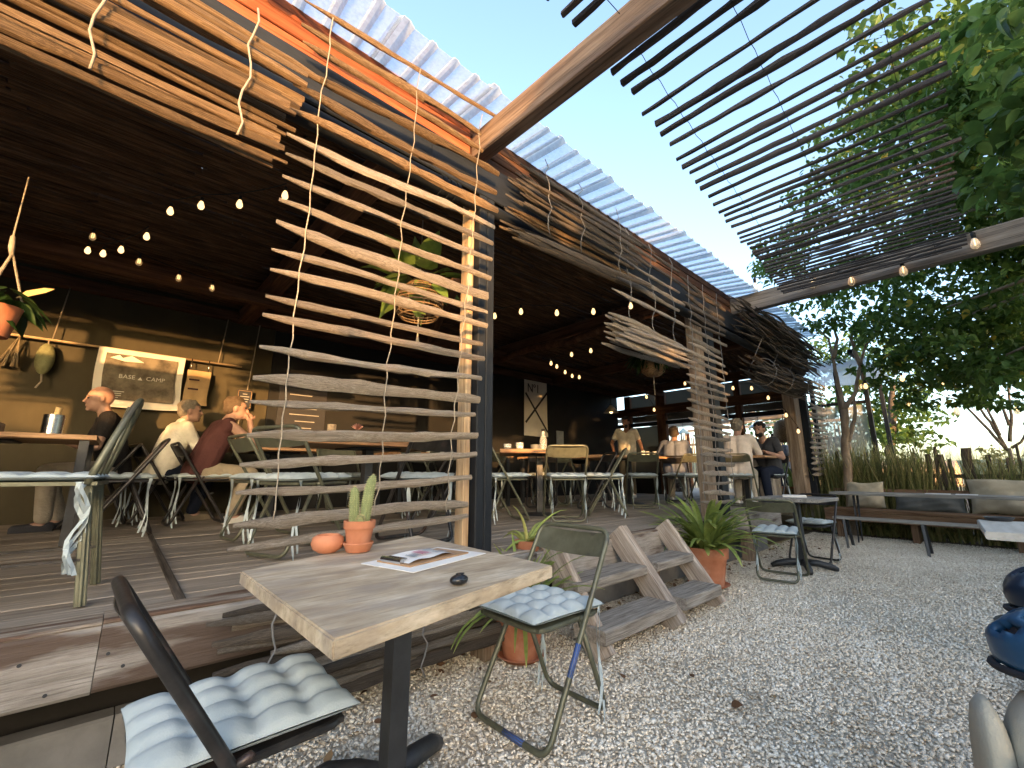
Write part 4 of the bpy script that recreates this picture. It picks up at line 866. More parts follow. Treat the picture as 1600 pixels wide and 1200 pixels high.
for k in range(9):
    lbs = ['leftmost', 'second', 'third', 'fourth', 'middle', 'sixth', 'seventh', 'eighth', 'rightmost']; glass_jar(2.75+.17*k, 5.05+.04*(k % 3), lbs[k]+' of the nine small glasses in the row on the back table', .085, .033)
for k in range(3): glass_jar(5.55+.13*k, 4.85, ['left', 'centre', 'right'][k]+' glass of three on the far back table', .08, .034)
for k, (x, y) in enumerate(((6.35, 3.82), (6.55, 3.86), (6.68, 3.8), (7.05, 3.75))): glass_jar(x, y, ['glass nearest the second post on the long table', 'second glass along the long table', 'third glass along the long table', 'low candle at the right end of the long table'][k], .095 if k < 3 else .06, .036, M_GLASS)
t = thing('flower_vase', 'pink protea flower in a small grey vase on the table behind the wide blind', 'vase', (1.47, 3.62, D+.742)); MB().lathe([(.03, 0), (.04, .04), (.022, .08), (.026, .09)], 16).build('vase', M_GREYENAMEL, t, True, 50)
mb = MB(); tints = []
for k in range(46):
    a = k*2.4; e = .2+.9*(k/46); d = Vector((math.cos(a)*math.sin(e), math.sin(a)*math.sin(e), math.cos(e))); P = Vector((0, 0, .10)); s_ = d.orthogonal().normalized()*.006; mb.add([P+d*.01-s_, P+d*.01+s_, P+d*.045+s_, P+d*.06, P+d*.045-s_], [(0, 1, 2, 3, 4)])
mb.build('flower', mat('protea_petal', (.52, .26, .20), bump=0), t)
o = MB().lathe([(.06, 0), (.065, .07), (.058, .07), (.055, .01), (.001, .01)], 22, cap=False).build('steel_pot', M_STEEL, None, True, 50, loc=(1.66, 3.66, D+.742)); tag(o, 'low shiny steel pot beside the protea behind the wide blind', 'pot')
o = MB().lathe([(.035, 0), (.035, .14), (.03, .14), (.001, .13)], 14, cap=False).build('pepper_mill', M_PINE, None, True, 50, loc=(1.28, 3.7, D+.742)); tag(o, 'wooden pepper mill left of the protea behind the wide blind', 'pepper mill')
q = atY(79, 680, 4.35); t = thing('cutlery_cup', 'shiny steel cup holding a wooden handle on the table of the bald man', 'cup', (q.x, 4.35, D+.742)); MB().lathe([(.055, 0), (.055, .135), (.05, .135), (.048, .01), (.001, .01)], 22, cap=False).build('cup', M_STEEL, t, True, 50); MB().tube([(0, 0, .03), (.012, 0, .19)], [.014, .017], 9).build('wooden_handle', mat('pale_wood_handle', (.6, .42, .2), bump=.1), t, True)
for k, (x, y) in enumerate(((1.10, 5.2), (1.2, 5.35))):
    t = thing('drinking_glass', ['glass of water nearer to the man in the maroon vest', 'glass of water nearer to the wall in front of the two men'][k], 'glass', (x, y, D+.742)); MB().lathe([(.03, 0), (.036, .12), (.033, .12), (.028, .008), (.001, .008)], 16, cap=False).build('glass', M_GLASS, t, True, 50)

# ============================================================ WALL DECORATION
def text(body, size, m, parent, loc, rot, name='lettering', ext=.001, sx=1):
    cu = bpy.data.curves.new('t', 'FONT'); cu.body = body; cu.size = size; cu.extrude = ext; cu.align_x = 'CENTER'; cu.align_y = 'CENTER'; cu.resolution_u = 2
    tmp = bpy.data.objects.new('t', cu); C.objects.link(tmp); dg = bpy.context.evaluated_depsgraph_get(); me = bpy.data.meshes.new_from_object(tmp.evaluated_get(dg)); bpy.data.objects.remove(tmp); me.materials.clear()
    o = link(name, me, m, parent, loc); o.rotation_euler = rot; o.scale = (sx, 1, 1); return o
FACE = (R(90), 0, 0)               # lettering on a plane that faces -Y
def cloth_panel(x0, x1, z0, z1, Y, seed, sag=.02, nx=20, nz=14, hem=.012):
    mb = MB(); 
    for i in range(nx+1):
        for j in range(nz+1):
            u = i/nx; v = j/nz; mb.v.append((x0+(x1-x0)*u+hem*math.sin(v*5+seed)*(1-v), Y+.012*math.sin(u*9+seed)*(1-v)+.006*math.sin(u*23+v*4+seed)*(1-v), z0+(z1-z0)*v-sag*math.sin(PI*u)*(1-v)*.6))
    for i in range(nx):
        for j in range(nz): a = i*(nz+1)+j; mb.f.append((a, a+nz+1, a+nz+2, a+1))
    return mb
YR = YW-.10
a = atY(0, 520, YR); b = atY(378, 573, YR)
t = thing('hanging_rail', 'thin wooden rail hung on two cords along the olive wall', 'rail', (0, 0, 0)); MB().tube([(a.x-1.2, YR, (a.z+b.z)/2), (b.x, YR, (a.z+b.z)/2)], .012, 8).build('rod', M_PINE, t, True); ZR = (a.z+b.z)/2
for px in (80, 345): q = atY(px, 540, YR); MB().tube([(q.x, YR, ZR), (q.x+.04, YR, 2.9)], .006, 6).build('cord', M_CORD, t, True)
P = [atY(*q, YR) for q in ((155, 545), (290, 562), (140, 632), (275, 642))]; x0, x1 = P[0].x, P[1].x; z0 = (P[2].z+P[3].z)/2
t = thing('printed_towel', 'pale linen towel printed BASE CAMP hanging from the rail', 'wall hanging', (0, 0, 0)); cloth_panel(x0, x1, z0, ZR, YR-.02, 1).build('cloth', M_WHITE, t, True)
cloth_panel(x0+.065, x1-.065, z0+.075, ZR-.055, YR-.036, 1, .015, 20, 14).build('printed_field', M_TOWELPRINT, t, True)
xm, zm = (x0+x1)/2, (z0+ZR)/2
text('BASE', .062, M_WHITE, t, (xm-.11, YR-.058, zm+.01), FACE); text('CAMP', .062, M_WHITE, t, (xm+.13, YR-.058, zm+.01), FACE)
MB().add([(xm-.02, YR-.058, zm-.012), (xm+.02, YR-.058, zm-.012), (xm, YR-.058, zm+.022)], [(0, 1, 2)]).build('mountain_mark', M_WHITE, t)
mb = MB()
for k in range(4): mb.box((x0+.20-.01*k, YR-.058, z0+.155-.022*k), (.12-.02*(k % 2), .001, .007))
mb.build('small_print', M_WHITE, t)
MB().add([(x0+.10, YR-.058, ZR-.11), (x0+.17, YR-.058, ZR-.07), (x0+.2, YR-.058, ZR-.1), (x0+.27, YR-.058, ZR-.065), (x0+.38, YR-.058, ZR-.125), (x0+.22, YR-.058, ZR-.135)], [(0, 1, 2, 3, 4, 5)][:1]).build('peak_print', M_WHITE, t)
P = [atY(*q, YR) for q in ((293, 578), (330, 580), (286, 632), (325, 634))]
t = thing('paper_bag', 'small brown paper bag clipped to the rail right of the towel', 'bag', (0, 0, 0)); cloth_panel(P[0].x, P[1].x, P[2].z, P[0].z, YR-.03, 3, .0, 8, 8).build('bag', mat('kraft_paper', (.42, .28, .14), bump=.1), t, True); cloth_panel(P[0].x+.004, P[1].x-.004, P[2].z+.004, P[0].z, YR+.02, 3.4, .0, 8, 8).build('bag', M_KRAFT, t, True)
for q in (P[0].x+.03, P[1].x-.03): MB().tube([(q, YR-.02, P[0].z-.01), (q, YR-.01, ZR+.01)], .006, 6).build('clip', M_STEEL, t, True)
for f, h, m_ in ((.72, .018, M_MAROON), (.45, .02, M_MAROON)): MB().box((P[0].x+.075, YR-.048, P[2].z+(P[0].z-P[2].z)*f), (.10, .001, h)).build('print', m_, t)
P = [atY(*q, YR) for q in ((75, 540), (75, 585))]; t = thing('loofah', 'greenish dried loofah hanging from the rail at the left', 'loofah', (P[0].x, YR, ZR)); MB().ball((0, 0, -.20), .07, 12, (1, .7, 2.3)).build('body', mat('dried_fibre', (.16, .16, .08), scale=20, bump=.8), t, True); MB().tube([(0, 0, 0), (0, 0, -.05)], .006, 6).build('string', M_CORD, t); MB().tube([(0, 0, -.36), (.01, 0, -.43), (-.02, 0, -.5)], .008, 6).build('string', M_CORD, t)
P = atY(30, 530, YR); t = thing('dried_bunch', 'dried flower bunch hanging upside down at the left end of the rail', 'dried flowers', (P.x, YR, ZR)); 
mb = MB(); 
for k in range(14): a = random.uniform(-.25, .12); mb.tube([(0, 0, 0), (a*.25, random.uniform(-.03, .03), -.15), (a*.5, random.uniform(-.05, .05), -.32)], [.003, .004, .010], 5)
mb.build('stems', mat('dried_stems', (.24, .19, .12), bump=.3), t, True)
P = [atY(*q, YR-.02) for q in ((373, 610), (390, 638))]
t = thing('framed_sign', 'small black framed sign hung on a cord at the right end of the olive wall', 'sign', (0, 0, 0)); MB().box(((P[0].x+P[1].x)/2, YR-.02, (P[0].z+P[1].z)/2), (P[1].x-P[0].x+.02, .02, P[0].z-P[1].z+.03)).build('board', M_INK, t)
cx_, cz_ = (P[0].x+P[1].x)/2, (P[0].z+P[1].z)/2; ww, hh = (P[1].x-P[0].x)/2, (P[0].z-P[1].z)/2
for a_, b_ in (((-ww, -hh), (ww, -hh)), ((ww, -hh), (ww, hh)), ((ww, hh), (-ww, hh)), ((-ww, hh), (-ww, -hh))): MB().tube([(cx_+a_[0], YR-.034, cz_+a_[1]), (cx_+b_[0], YR-.034, cz_+b_[1])], .005, 6).build('frame', M_STICKBROWN, t)
for k, wv in enumerate((.05, .10, .09, .07, .05)): MB().box((cx_, YR-.032, cz_+hh*(.62-.3*k)), (wv, .002, .010)).build('lettering', M_CHALK, t)
MB().tube([(cx_+.02, YR-.02, cz_+hh), (cx_+.07, YR-.02, 2.9)], .006, 6).build('cord', M_CORD, t); MB().tube([(cx_-.02, YR-.02, cz_-hh), (cx_-.05, YR-.02, cz_-hh-.6)], .006, 6).build('cord', M_CORD, t)
t = thing('chalkboard', 'black chalk menu board on the wall right of the olive part', 'chalkboard', (0, 0, 0)); MB().box((1.75, YW-.03, 1.75), (.62, .03, .85)).build('board', M_INK, t)
for k in range(7): MB().box((1.75+random.uniform(-.05, .05), YW-.05, 2.05-.09*k), (random.uniform(.2, .42), .002, .012)).build('lettering', M_CHALK, t)
P = [atY(*q, YW-.06) for q in ((818, 591), (853, 601), (818, 680), (853, 690))]; x0, x1, z1, z0 = P[0].x, P[1].x, P[0].z, P[2].z
t = thing('banner', 'long pale banner with No 1 and a large black cross on the dark wall', 'banner', (0, 0, 0)); cloth_panel(x0, x1, z0, z1, YW-.08, 2, .01, 8, 14, .004).build('cloth', M_WHITE, t, True); MB().tube([(x0-.1, YW-.075, z1+.01), (x1+.5, YW-.075, z1+.01)], .02, 8).build('rod', M_GREYENAMEL, t, True)
text('Nº1', .26, M_INK, t, (x0+.24, YW-.11, z1-.20), FACE, ext=.002, sx=.85); hz = z1-z0
for (u0, v0, u1, v1) in ((.02, .74, .98, .08), (.02, .22, .98, .80)):
    MB().bar((x0+(x1-x0)*u0, YW-.105, z0+hz*v0), (x0+(x1-x0)*u1, YW-.105, z0+hz*v1), .002, .045, (0, 0, 1)).build('cross_bar', M_INK, t)
mb = MB(); qa = atY(793, 556, YW-.14); qb = atY(880, 600, YW-.14); zz_ = max(qa.z, qb.z, z1+.10); mb.tube([(qa.x, YW-.14, zz_+.03), (qa.x+.2, YW-.14, zz_), (qb.x+.3, YW-.14, zz_)], .035, 10); tag(mb.build('projection_roll', M_GREYENAMEL, None, True), 'long pale roller tube fixed high along the dark wall', 'roller')
tag(MB().box((7.05, YW-.05, 1.75), (.22, .02, .3)).build('wall_notice', M_GREYINK, None), 'small grey paper notice on the dark wall right of the banner', 'notice')

# pendant lamps
def pendant(lb, loc, m, r, cable, lit=True):
    t = thing('pendant_lamp', lb, 'lamp', loc); MB().lathe([(.03, .16), (.05, .13), (.07, .11), (r*.8, .04), (r, 0), (r*.96, .004), (r*.75, .035), (.05, .10)], 26, cap=False).build('lamp_shade', m, t, True, 60)
    MB().tube([(0, 0, .16), (0, 0, cable)], .006, 6).build('cable', M_DARKCORD, t)
    if lit: MB().ball((0, 0, .02), .035, 8).build('bulb', M_FILAMENT, t, True)
    return t
q = atY(955, 645, 5.3); pendant('grey enamel dome lamp hanging above the waiter', (q.x, 5.3, q.z), M_GREYENAMEL, .16, .72)
q = atX(1185, 668, 10.6); pendant('pale green dome lamp hanging beyond the glazed end of the hall', (10.6, q.y, q.z), M_ENAMEL, .2, .6)
q = atX(1068, 678, 11.5); pendant('small white lamp glowing in front of the pale stake fence', (11.5, q.y, q.z), M_ENAMEL, .18, .9)

# hanging plants
def leafy(t, c, R_, n, L, wd, seed, m, droop=.4, tint=(.2, .9), down=0):
    rg = np.random.default_rng(seed); d = rg.normal(0, 1, (n, 3)); d /= np.linalg.norm(d, axis=1)[:, None]; d[:, 2] = d[:, 2]*.8+down; P = np.array(c)+d*np.array(R_)*rg.uniform(.5, 1, (n, 1)); mats = []
    for k in range(n):
        x = Vector(d[k])+Vector((0, 0, -droop)); F = frame(x, (rg.normal(0, .3), rg.normal(0, .3), 1)); mats.append(np.array(F)*L*rg.uniform(.7, 1.2))
    mats = np.array(mats)*np.array([1, wd, 1]); o = scatter('leaves', LEAF_V, LEAF_F, mats, P, rg.uniform(*tint, n), m, t, True); return o
q = atY(655, 470, 2.9); t = thing('hanging_basket', 'wire basket with a glossy houseplant hanging behind the wide blind', 'hanging plant', (q.x, 2.9, q.z))
mb = MB()
for k in range(11): u = k/10; r_ = .20*math.sin(.35+1.9*u)*.95; mb.tube([(r_*math.cos(2*PI*j/22), r_*math.sin(2*PI*j/22), .16-.30*u) for j in range(22)], .006, 5, closed=True)
for k in range(10): mb.tube([(.20*math.sin(.35+1.9*u/8)*.95*math.cos(k*.628), .20*math.sin(.35+1.9*u/8)*.95*math.sin(k*.628), .16-.30*u/8) for u in range(9)], .004, 5)
mb.build('basket', M_WICKER, t, True); leafy(t, (0, 0, .20), (.20, .20, .12), 30, .28, .95, 3, M_MONSTERA, .1, (.5, 1)); MB().tube([(0, 0, .9), (0, 0, .2)], .005, 5).build('cord', M_CORD, t); MB().tube([(0, 0, -.14), (0, 0, -.3), (0, 0, -.36)], [.006, .006, .02], 7).build('tassel', M_CORD, t)
q = atY(1020, 568, 3.3); t = thing('hanging_basket', 'round wicker basket with trailing dark fern hanging below the bristling roll', 'hanging plant', (q.x, 3.3, q.z)); MB().lathe([(.10, -.2), (.17, -.14), (.20, 0), (.17, .12), (.14, .15)], 26).build('basket', M_WICKER, t, True); leafy(t, (0, 0, .1), (.30, .30, .14), 150, .20, .45, 5, M_LEAFDARK, .8, (.1, .7)); MB().tube([(0, 0, .6), (0, 0, .14)], .006, 5).build('cord', M_CORD, t); MB().tube([(.0, 0, -.2), (0, 0, -.5)], .008, 6).build('tassel', M_CORD, t)
q = atY(-8, 478, 3.3); t = thing('hanging_pot', 'terracotta pot with drooping dark leaves hung by jute cords at the left edge', 'hanging plant', (q.x, 3.3, q.z)); MB().lathe([(.07, -.16), (.10, .0), (.09, .0), (.001, -.02)], 22, cap=False).build('pot', M_TERRA, t, True, 50); leafy(t, (0, 0, .05), (.10, .10, .09), 30, .15, .8, 8, M_LEAFDARK, .9, (0, .5))
for a in (.3, 2.4, 4.5): MB().tube([(.1*math.cos(a), .1*math.sin(a), 0), (.012, 0, .30)], .0055, 6).build('cord', M_CORD, t)
MB().tube([(.012, 0, .28), (.004, 0, .33), (0, 0, .39), (0, 0, .40), (0, 0, .75)], [.008, .013, .010, .004, .003], 8).build('knot', M_CORD, t, True); mb = MB(); mb.add([(.06, 0, .06), (.10, .0, .08), (.16, 0, .12), (.19, .0, .15), (.15, 0, .145), (.09, 0, .11)], [(0, 1, 2, 3, 4, 5)]); mb.build('dry_leaf', mat('dry_yellow_leaf', (.42, .3, .12), bump=.2), t)

# ============================================================ STRING LIGHTS
def bulb_part(t, c, s=1.0, lit=True, vertical=True):
    s *= .62 if lit else .85
    c = Vector(c); b = MB().lathe([(.010*s, .012*s), (.016*s, .0), (.026*s, -.03*s), (.028*s, -.048*s), (.020*s, -.068*s), (.004*s, -.078*s)], 12, c=c).build('bulb', M_BULB if lit else M_BULBOFF, t, True)
    MB().lathe([(.013*s, .008*s), (.014*s, .05*s), (.008*s, .056*s)], 9, c=c).build('socket', M_DARKCORD, b, True)
    if not lit: MB().tube([c+Vector((-.007*s, 0, .0)), c+Vector((-.009*s, 0, -.045*s)), c+Vector((.009*s, 0, -.045*s)), c+Vector((.007*s, 0, 0))], .0035*s, 5).build('filament', M_FILAMENT, b)
def string(lb, pts, s=1.0, lit=True, drop=.06, extra=True):
    t = thing('string_lights', lb, 'string lights', (0, 0, 0), 0, 'strings of small bulbs'); P = [Vector(p) for p in pts]; W_ = []
    for a, b in zip(P, P[1:]):
        for k in range(6): u = k/6; W_.append(a.lerp(b, u)+Vector((0, 0, drop-.10*(a-b).length*u*(1-u))))
    W_.append(P[-1]+Vector((0, 0, drop))); MB().tube(W_, .004, 5).build('cable', M_DARKCORD, t, True)
    for p in P: bulb_part(t, p, s, lit)
    return t
zb = 2.74
string('upper row of three warm bulbs below the reed ceiling at the left', [atZ(x, y, zb) for x, y in ((267, 325), (315, 316), (375, 314), (446, 300))], 1.1)
string('lower row of four warm bulbs deeper under the reed ceiling at the left', [atZ(x, y, zb) for x, y in ((138, 387), (162, 392), (190, 386), (230, 365))], 1.1)
string('dim unlit bulbs along the purlin above the olive wall', [atY(x, y, 4.9) for x, y in ((146, 365), (218, 405), (280, 430), (332, 446))], 1.0, False)
string('row of four bulbs below the ceiling right of the black post', [atZ(x, y, zb) for x, y in ((773, 490), (814, 483), (870, 485), (927, 483), (985, 474))], 1.3)
string('loop of small bulbs deep in the hall in front of the banner', [atZ(x, y, zb) for x, y in ((923, 545), (893, 551), (861, 565), (870, 570), (883, 579), (894, 585), (905, 587))], 1.3)
string('row of bulbs along the glazed end frame', [atX(x, y, 9.2) for x, y in ((985, 601), (999, 608), (1010, 618), (1022, 638))], 1.6)
string('bulbs strung across the far bay behind the second post', [atX(x, y, 8.4) for x, y in ((1070, 597), (1145, 604), (1174, 604), (1200, 619), (1228, 646), (1247, 671))], 1.4)
# carbon filament bulbs on the grey beam
t = thing('string_lights', 'five clear filament bulbs hung along the grey pergola beam', 'string lights', (0, 0, 0), 0, 'strings of small bulbs')
for x, y in ((1180, 446), (1269, 441), (1330, 437), (1411, 421), (1523, 378)): q = atX(x, y, 6.36); bulb_part(t, (6.36, q.y, q.z+.03), 1.7, False)
Q = [(6.36, atX(x, y, 6.36).y, atX(x, y, 6.36).z+.12) for x, y in ((1180, 446), (1269, 441), (1330, 437), (1411, 421), (1523, 378))]; MB().tube(Q, .006, 5).build('cable', M_DARKCORD, t)
string('sparse row of bulbs under the tree at the right', [atX(x, y, 9.0) for x, y in ((1352, 600), (1409, 588), (1474, 593), (1546, 594), (1600, 590))], 1.7, True)
string('lower sagging row of bulbs in front of the bright sky at the right', [atX(x, y, 9.6) for x, y in ((1345, 601), (1419, 628), (1494, 638), (1588, 636), (1640, 630))], 1.7, False)

# ============================================================ PEOPLE
def capsule(mb, a, b, ra, rb, n=12):
    a = Vector(a); b = Vector(b); d = b-a; L = max(d.length, 1e-5); u = d/L; P = []; rr = []
    for k in range(5): t = -math.cos(PI/2*k/4)*ra if k < 4 else 0; P.append(a+u*t); rr.append(max(1e-4, math.sqrt(max(0, ra*ra-t*t))))
    for k in range(1, 4): P.append(a+d*k/4); rr.append(ra+(rb-ra)*k/4)
    for k in range(5): t = math.sin(PI/2*k/4)*rb; P.append(b+u*t); rr.append(max(1e-4, math.sqrt(max(0, rb*rb-t*t))))
    mb.tube(P, rr, n)
def ellips(mb, c, r, F=None, n=12):
    k = len(mb.v); mb.ball((0, 0, 0), 1, n); F = F or Matrix.Identity(3)
    for i in range(k, len(mb.v)): v = F @ Vector((mb.v[i][0]*r[0], mb.v[i][1]*r[1], mb.v[i][2]*r[2])); mb.v[i] = tuple(v+Vector(c))
def fuse(mb, vox, name, m, parent, sm=3):
    me = mb.mesh(); o = bpy.data.objects.new('tmp', me); C.objects.link(o); md = o.modifiers.new('r', 'REMESH'); md.mode = 'VOXEL'; md.voxel_size = vox; md.use_smooth_shade = True
    m2 = o.modifiers.new('s', 'SMOOTH'); m2.factor = .5; m2.iterations = sm
    me2 = bpy.data.meshes.new_from_object(o.evaluated_get(bpy.context.evaluated_depsgraph_get())); bpy.data.objects.remove(o); me2.materials.clear()
    me2.polygons.foreach_set('use_smooth', [True]*len(me2.polygons)); return link(name, me2, m, parent)
def ik(a, b, l1, l2, pole):
    a = Vector(a); b = Vector(b); d = b-a; L = min(d.length, (l1+l2)*.995); u = d.normalized(); b = a+u*L; x = (l1*l1-l2*l2+L*L)/(2*L); h = math.sqrt(max(0, l1*l1-x*x)); p = Vector(pole); p = (p-u*p.dot(u)).normalized(); return a+u*x+p*h, b
def person(label, loc, yaw, seat=.46, standing=False, lean=0.0, head_yaw=0, head_pitch=0, hands=None, shirt=None, long_sleeve=False, trousers=None, shoes=None, hair='short', hair_m=None, beard=False, skin=None, k=1.0, vest=False, collar=False, feet=None, vox=.011, cap=None):
    skin = skin or M_SKIN; t = thing('person', label, 'person', loc, yaw)
    X = Vector((1, 0, 0)); Y = Vector((0, 1, 0)); Z = Vector((0, 0, 1)); PZ = (.90 if standing else seat+.09)*k
    pel = Vector((0, 0, PZ)); up = Vector((math.sin(lean), 0, math.cos(lean))); fw = Vector((math.cos(lean), 0, -math.sin(lean)))
    chest = pel+up*.36*k; neck = pel+up*.52*k; hc = neck+(up*.13+X*.03+Z*.02)*k
    sh = {s: pel+up*.475*k+Y*s*.175*k for s in (-1, 1)}; hip = {s: pel+Y*s*.085*k-Z*.02 for s in (-1, 1)}
    b = MB(); HF = Matrix.Rotation(head_yaw, 3, 'Z') @ Matrix.Rotation(head_pitch, 3, 'Y')
    def hp(x, y, z): return hc+HF @ Vector((x, y, z))*k
    ellips(b, hp(-.008, 0, .025), (.098*k, .076*k, .10*k), HF, 16); ellips(b, hp(.028, 0, -.045), (.066*k, .058*k, .072*k), HF, 14)          # skull, jaw
    capsule(b, hp(.088, 0, .02), hp(.108, 0, -.018), .009*k, .014*k, 8); ellips(b, hp(.085, 0, -.055), (.018*k, .026*k, .012*k), HF, 8); ellips(b, hp(.078, 0, -.092), (.022*k, .024*k, .018*k), HF, 8)   # nose, lips, chin
    ellips(b, hp(.078, 0, .035), (.016*k, .052*k, .012*k), HF, 8)
    for s in (-1, 1): ellips(b, hp(-.008, s*.078, -.005), (.020*k, .010*k, .034*k), HF, 10)
    capsule(b, neck-up*.04*k, hp(-.02, 0, -.06), .058*k, .052*k)
    # torso under the clothes
    for s in (-1, 1): capsule(b, pel+Y*s*.06*k, chest+Y*s*.07*k, .10*k, .10*k); capsule(b, chest+Y*s*.06*k, sh[s]-Y*s*.03*k, .09*k, .06*k)
    hands = hands or {1: (.28, .2, .30), -1: (.28, -.2, .30)}; elb = {}; wr = {}
    for s in (-1, 1):
        target = Vector(hands[s])*1.0
        if not standing and hands[s][2] < .6 and False: pass
        e, wv = ik(sh[s], target, .29*k, .255*k, Vector((-.25, s*.55, -.9))); elb[s] = e; wr[s] = wv
        capsule(b, sh[s], e, .050*k, .040*k); capsule(b, e, wv, .040*k, .027*k)
        d = (wv-e).normalized(); n_ = d.cross(Z); n_ = n_.normalized() if n_.length > .1 else Y; up_ = n_.cross(d)
        capsule(b, wv+d*.03*k-n_*.018*k, wv+d*.07*k-n_*.024*k, .018*k, .017*k, 8); capsule(b, wv+d*.03*k+n_*.018*k, wv+d*.07*k+n_*.024*k, .018*k, .017*k, 8)
        for f, (o_, ln) in enumerate(((-.030, .062), (-.010, .072), (.010, .068), (.030, .05))):
            p0 = wv+d*.082*k+n_*o_*k; p1 = p0+(d*.6-up_*.25)*ln*k*.6; p2 = p1+(d*.35-up_*.7)*ln*k*.5; capsule(b, p0, p1, .0095*k, .0088*k, 7); capsule(b, p1, p2, .0088*k, .0078*k, 7)
        p0 = wv+d*.03*k-n_*s*.028*k; p1 = p0+(d*.5-n_*s*.75)*.04*k; capsule(b, p0, p1, .011*k, .010*k, 7); capsule(b, p1, p1+(d*.9-n_*s*.1)*.03*k, .010*k, .0085*k, 7)
    knee = {}; ank = {}
    for s in (-1, 1):
        if standing: ft = Vector((.04*s, s*.10*k, .08)) ; pole = X
        else: ft = Vector((feet[s] if feet else ((.40 if s > 0 else .30)*k, s*.12*k, .08))); pole = X*.6+Z
        kn, an = ik(hip[s], ft, .43*k, .42*k, pole); knee[s] = kn; ank[s] = an
        capsule(b, hip[s], kn, .080*k, .055*k); capsule(b, kn, an, .052*k, .036*k)
        capsule(b, an-Z*.03*k, an+X*.13*k-Z*.055*k, .038*k, .028*k)
    fuse(b, vox*.75, 'body', skin, t, 2)
    # shirt
    c = MB()
    for s in (-1, 1):
        capsule(c, pel+Y*s*.065*k-up*.02, chest+Y*s*.075*k, .128*k, .120*k); capsule(c, chest+Y*s*.06*k, sh[s]-Y*s*.03*k, .108*k, .076*k); capsule(c, chest+up*.08*k+Y*s*.05*k-fw*.02*k, neck-up*.07*k+Y*s*.05*k, .09*k, .05*k)
        if vest: capsule(c, sh[s]-Y*s*.03*k, sh[s]-Y*s*.012*k-up*.02*k, .074*k, .070*k); continue
        capsule(c, sh[s], sh[s].lerp(elb[s], .55 if not long_sleeve else 1), .068*k, .062*k if not long_sleeve else .05*k)
        if long_sleeve: capsule(c, elb[s], elb[s].lerp(wr[s], .86), .052*k, .038*k)
    if collar: capsule(c, neck-up*.06*k, neck+up*.005*k, .075*k, .066*k)
    so_ = fuse(c, vox, 'shirt', shirt, t, 4)
    g = MB()
    for s in (-1, 1):
        capsule(g, pel+Y*s*.06*k-Z*.03*k, hip[s]+X*.02, .118*k, .112*k); capsule(g, hip[s], knee[s], .105*k, .074*k); capsule(g, knee[s], ank[s]+Z*.03*k, .072*k, .058*k)
    fuse(g, vox, 'trousers', trousers, t, 4)
    for s in (-1, 1):
        f_ = MB(); capsule(f_, ank[s]-X*.045*k-Z*.045*k, ank[s]+X*.15*k-Z*.05*k, .042*k, .036*k); f_.box((ank[s]+X*.055*k-Z*.075*k), (.26*k, .085*k, .02)); fuse(f_, .010, 'shoe', shoes or M_INK, t, 2)
    if hair != 'bald':
        h_ = MB(); hm = hair_m or M_INK; rg = random.Random(len(label))
        ellips(h_, hp(-.022, 0, .045), (.102*k, .084*k, .093*k), HF, 16); ellips(h_, hp(-.055, 0, -.005), (.066*k, .076*k, .07*k), HF, 12)
        for q in range(26): a = rg.uniform(0, 2*PI); e = rg.uniform(.1, 1.1); ellips(h_, hp(-.022+.095*math.cos(a)*math.cos(e), .078*math.sin(a)*math.cos(e), .045+.088*math.sin(e)), (.018*k,)*3, HF, 6)
        o = fuse(h_, .009, 'hair', hm, t, 1)
        # keep the face clear: drop the part in front of the hairline
        bm = bmesh.new(); bm.from_mesh(o.data); inv = HF.inverted(); dl = [f for f in bm.faces if (lambda v: v.x > .035 and v.z < .068)(inv @ (f.calc_center_median()-hc)/k)]
        bmesh.ops.delete(bm, geom=dl, context='FACES'); bm.to_mesh(o.data); bm.free()
    if beard:
        h_ = MB(); ellips(h_, hp(.045, 0, -.072), (.056*k, .062*k, .055*k), HF, 12); fuse(h_, .009, 'beard', hair_m or M_INK, t, 1)
    for s in (-1, 1): MB().ball(hp(.083, s*.032, .012), .009*k, 6).build('eye', M_INK, t, True); o = MB().bar(hp(.092, s*.016, .036), hp(.082, s*.05, .036), .006*k, .007*k); o.build('eyebrow', hair_m or M_INK, t)
    return t
def cloth(name, c, s=9): return mat(name, [(.3, tuple(q*.8 for q in c)), (.7, tuple(q*1.12 for q in c))], scale=s, rough=.9, bump=.5, rnd=0, bdist=.012, fine=60, spec=.1)
C_BLACK = cloth('black_tee', (.022, .02, .02)); C_WHITE = cloth('white_shirt', (.62, .58, .48)); C_MAROON = cloth('maroon_vest', (.085, .035, .032)); C_BEIGE = cloth('beige_trousers', (.33, .27, .19)); C_NAVY = cloth('navy_jeans', (.014, .018, .032))
C_CREAMT = cloth('cream_tee', (.62, .56, .45)); C_KHAKI = cloth('khaki_trousers', (.22, .165, .10)); C_GREYB = cloth('blue_grey_shirt', (.15, .17, .22)); C_PALE = cloth('pale_pink_shirt', (.66, .56, .47)); C_DARKT = cloth('charcoal_tee', (.055, .055, .06)); C_STONE = cloth('stone_trousers', (.38, .33, .26))
H_GREY = mat('grey_hair', (.20, .17, .13), scale=60, bump=.9, rnd=0); H_BROWN = mat('sandy_hair', (.11, .075, .045), scale=60, bump=.9, rnd=0); H_BLACK = mat('black_hair', (.012, .010, .009), scale=60, bump=.9, rnd=0)
M_SHOE = mat('white_trainer', (.55, .52, .47), bump=0, rnd=0); M_BOOT = mat('suede_boot', (.19, .15, .10), bump=.2, rnd=0)
person('bald man in a black top seated below the towel, facing left', (-.05, 5.55, D), R(186), seat=.44, lean=R(14), head_pitch=R(6), hands={1: (.36, .12, .78), -1: (.40, -.16, .78)}, shirt=C_BLACK, trousers=C_STONE, hair='bald', hair_m=H_GREY, k=.98)
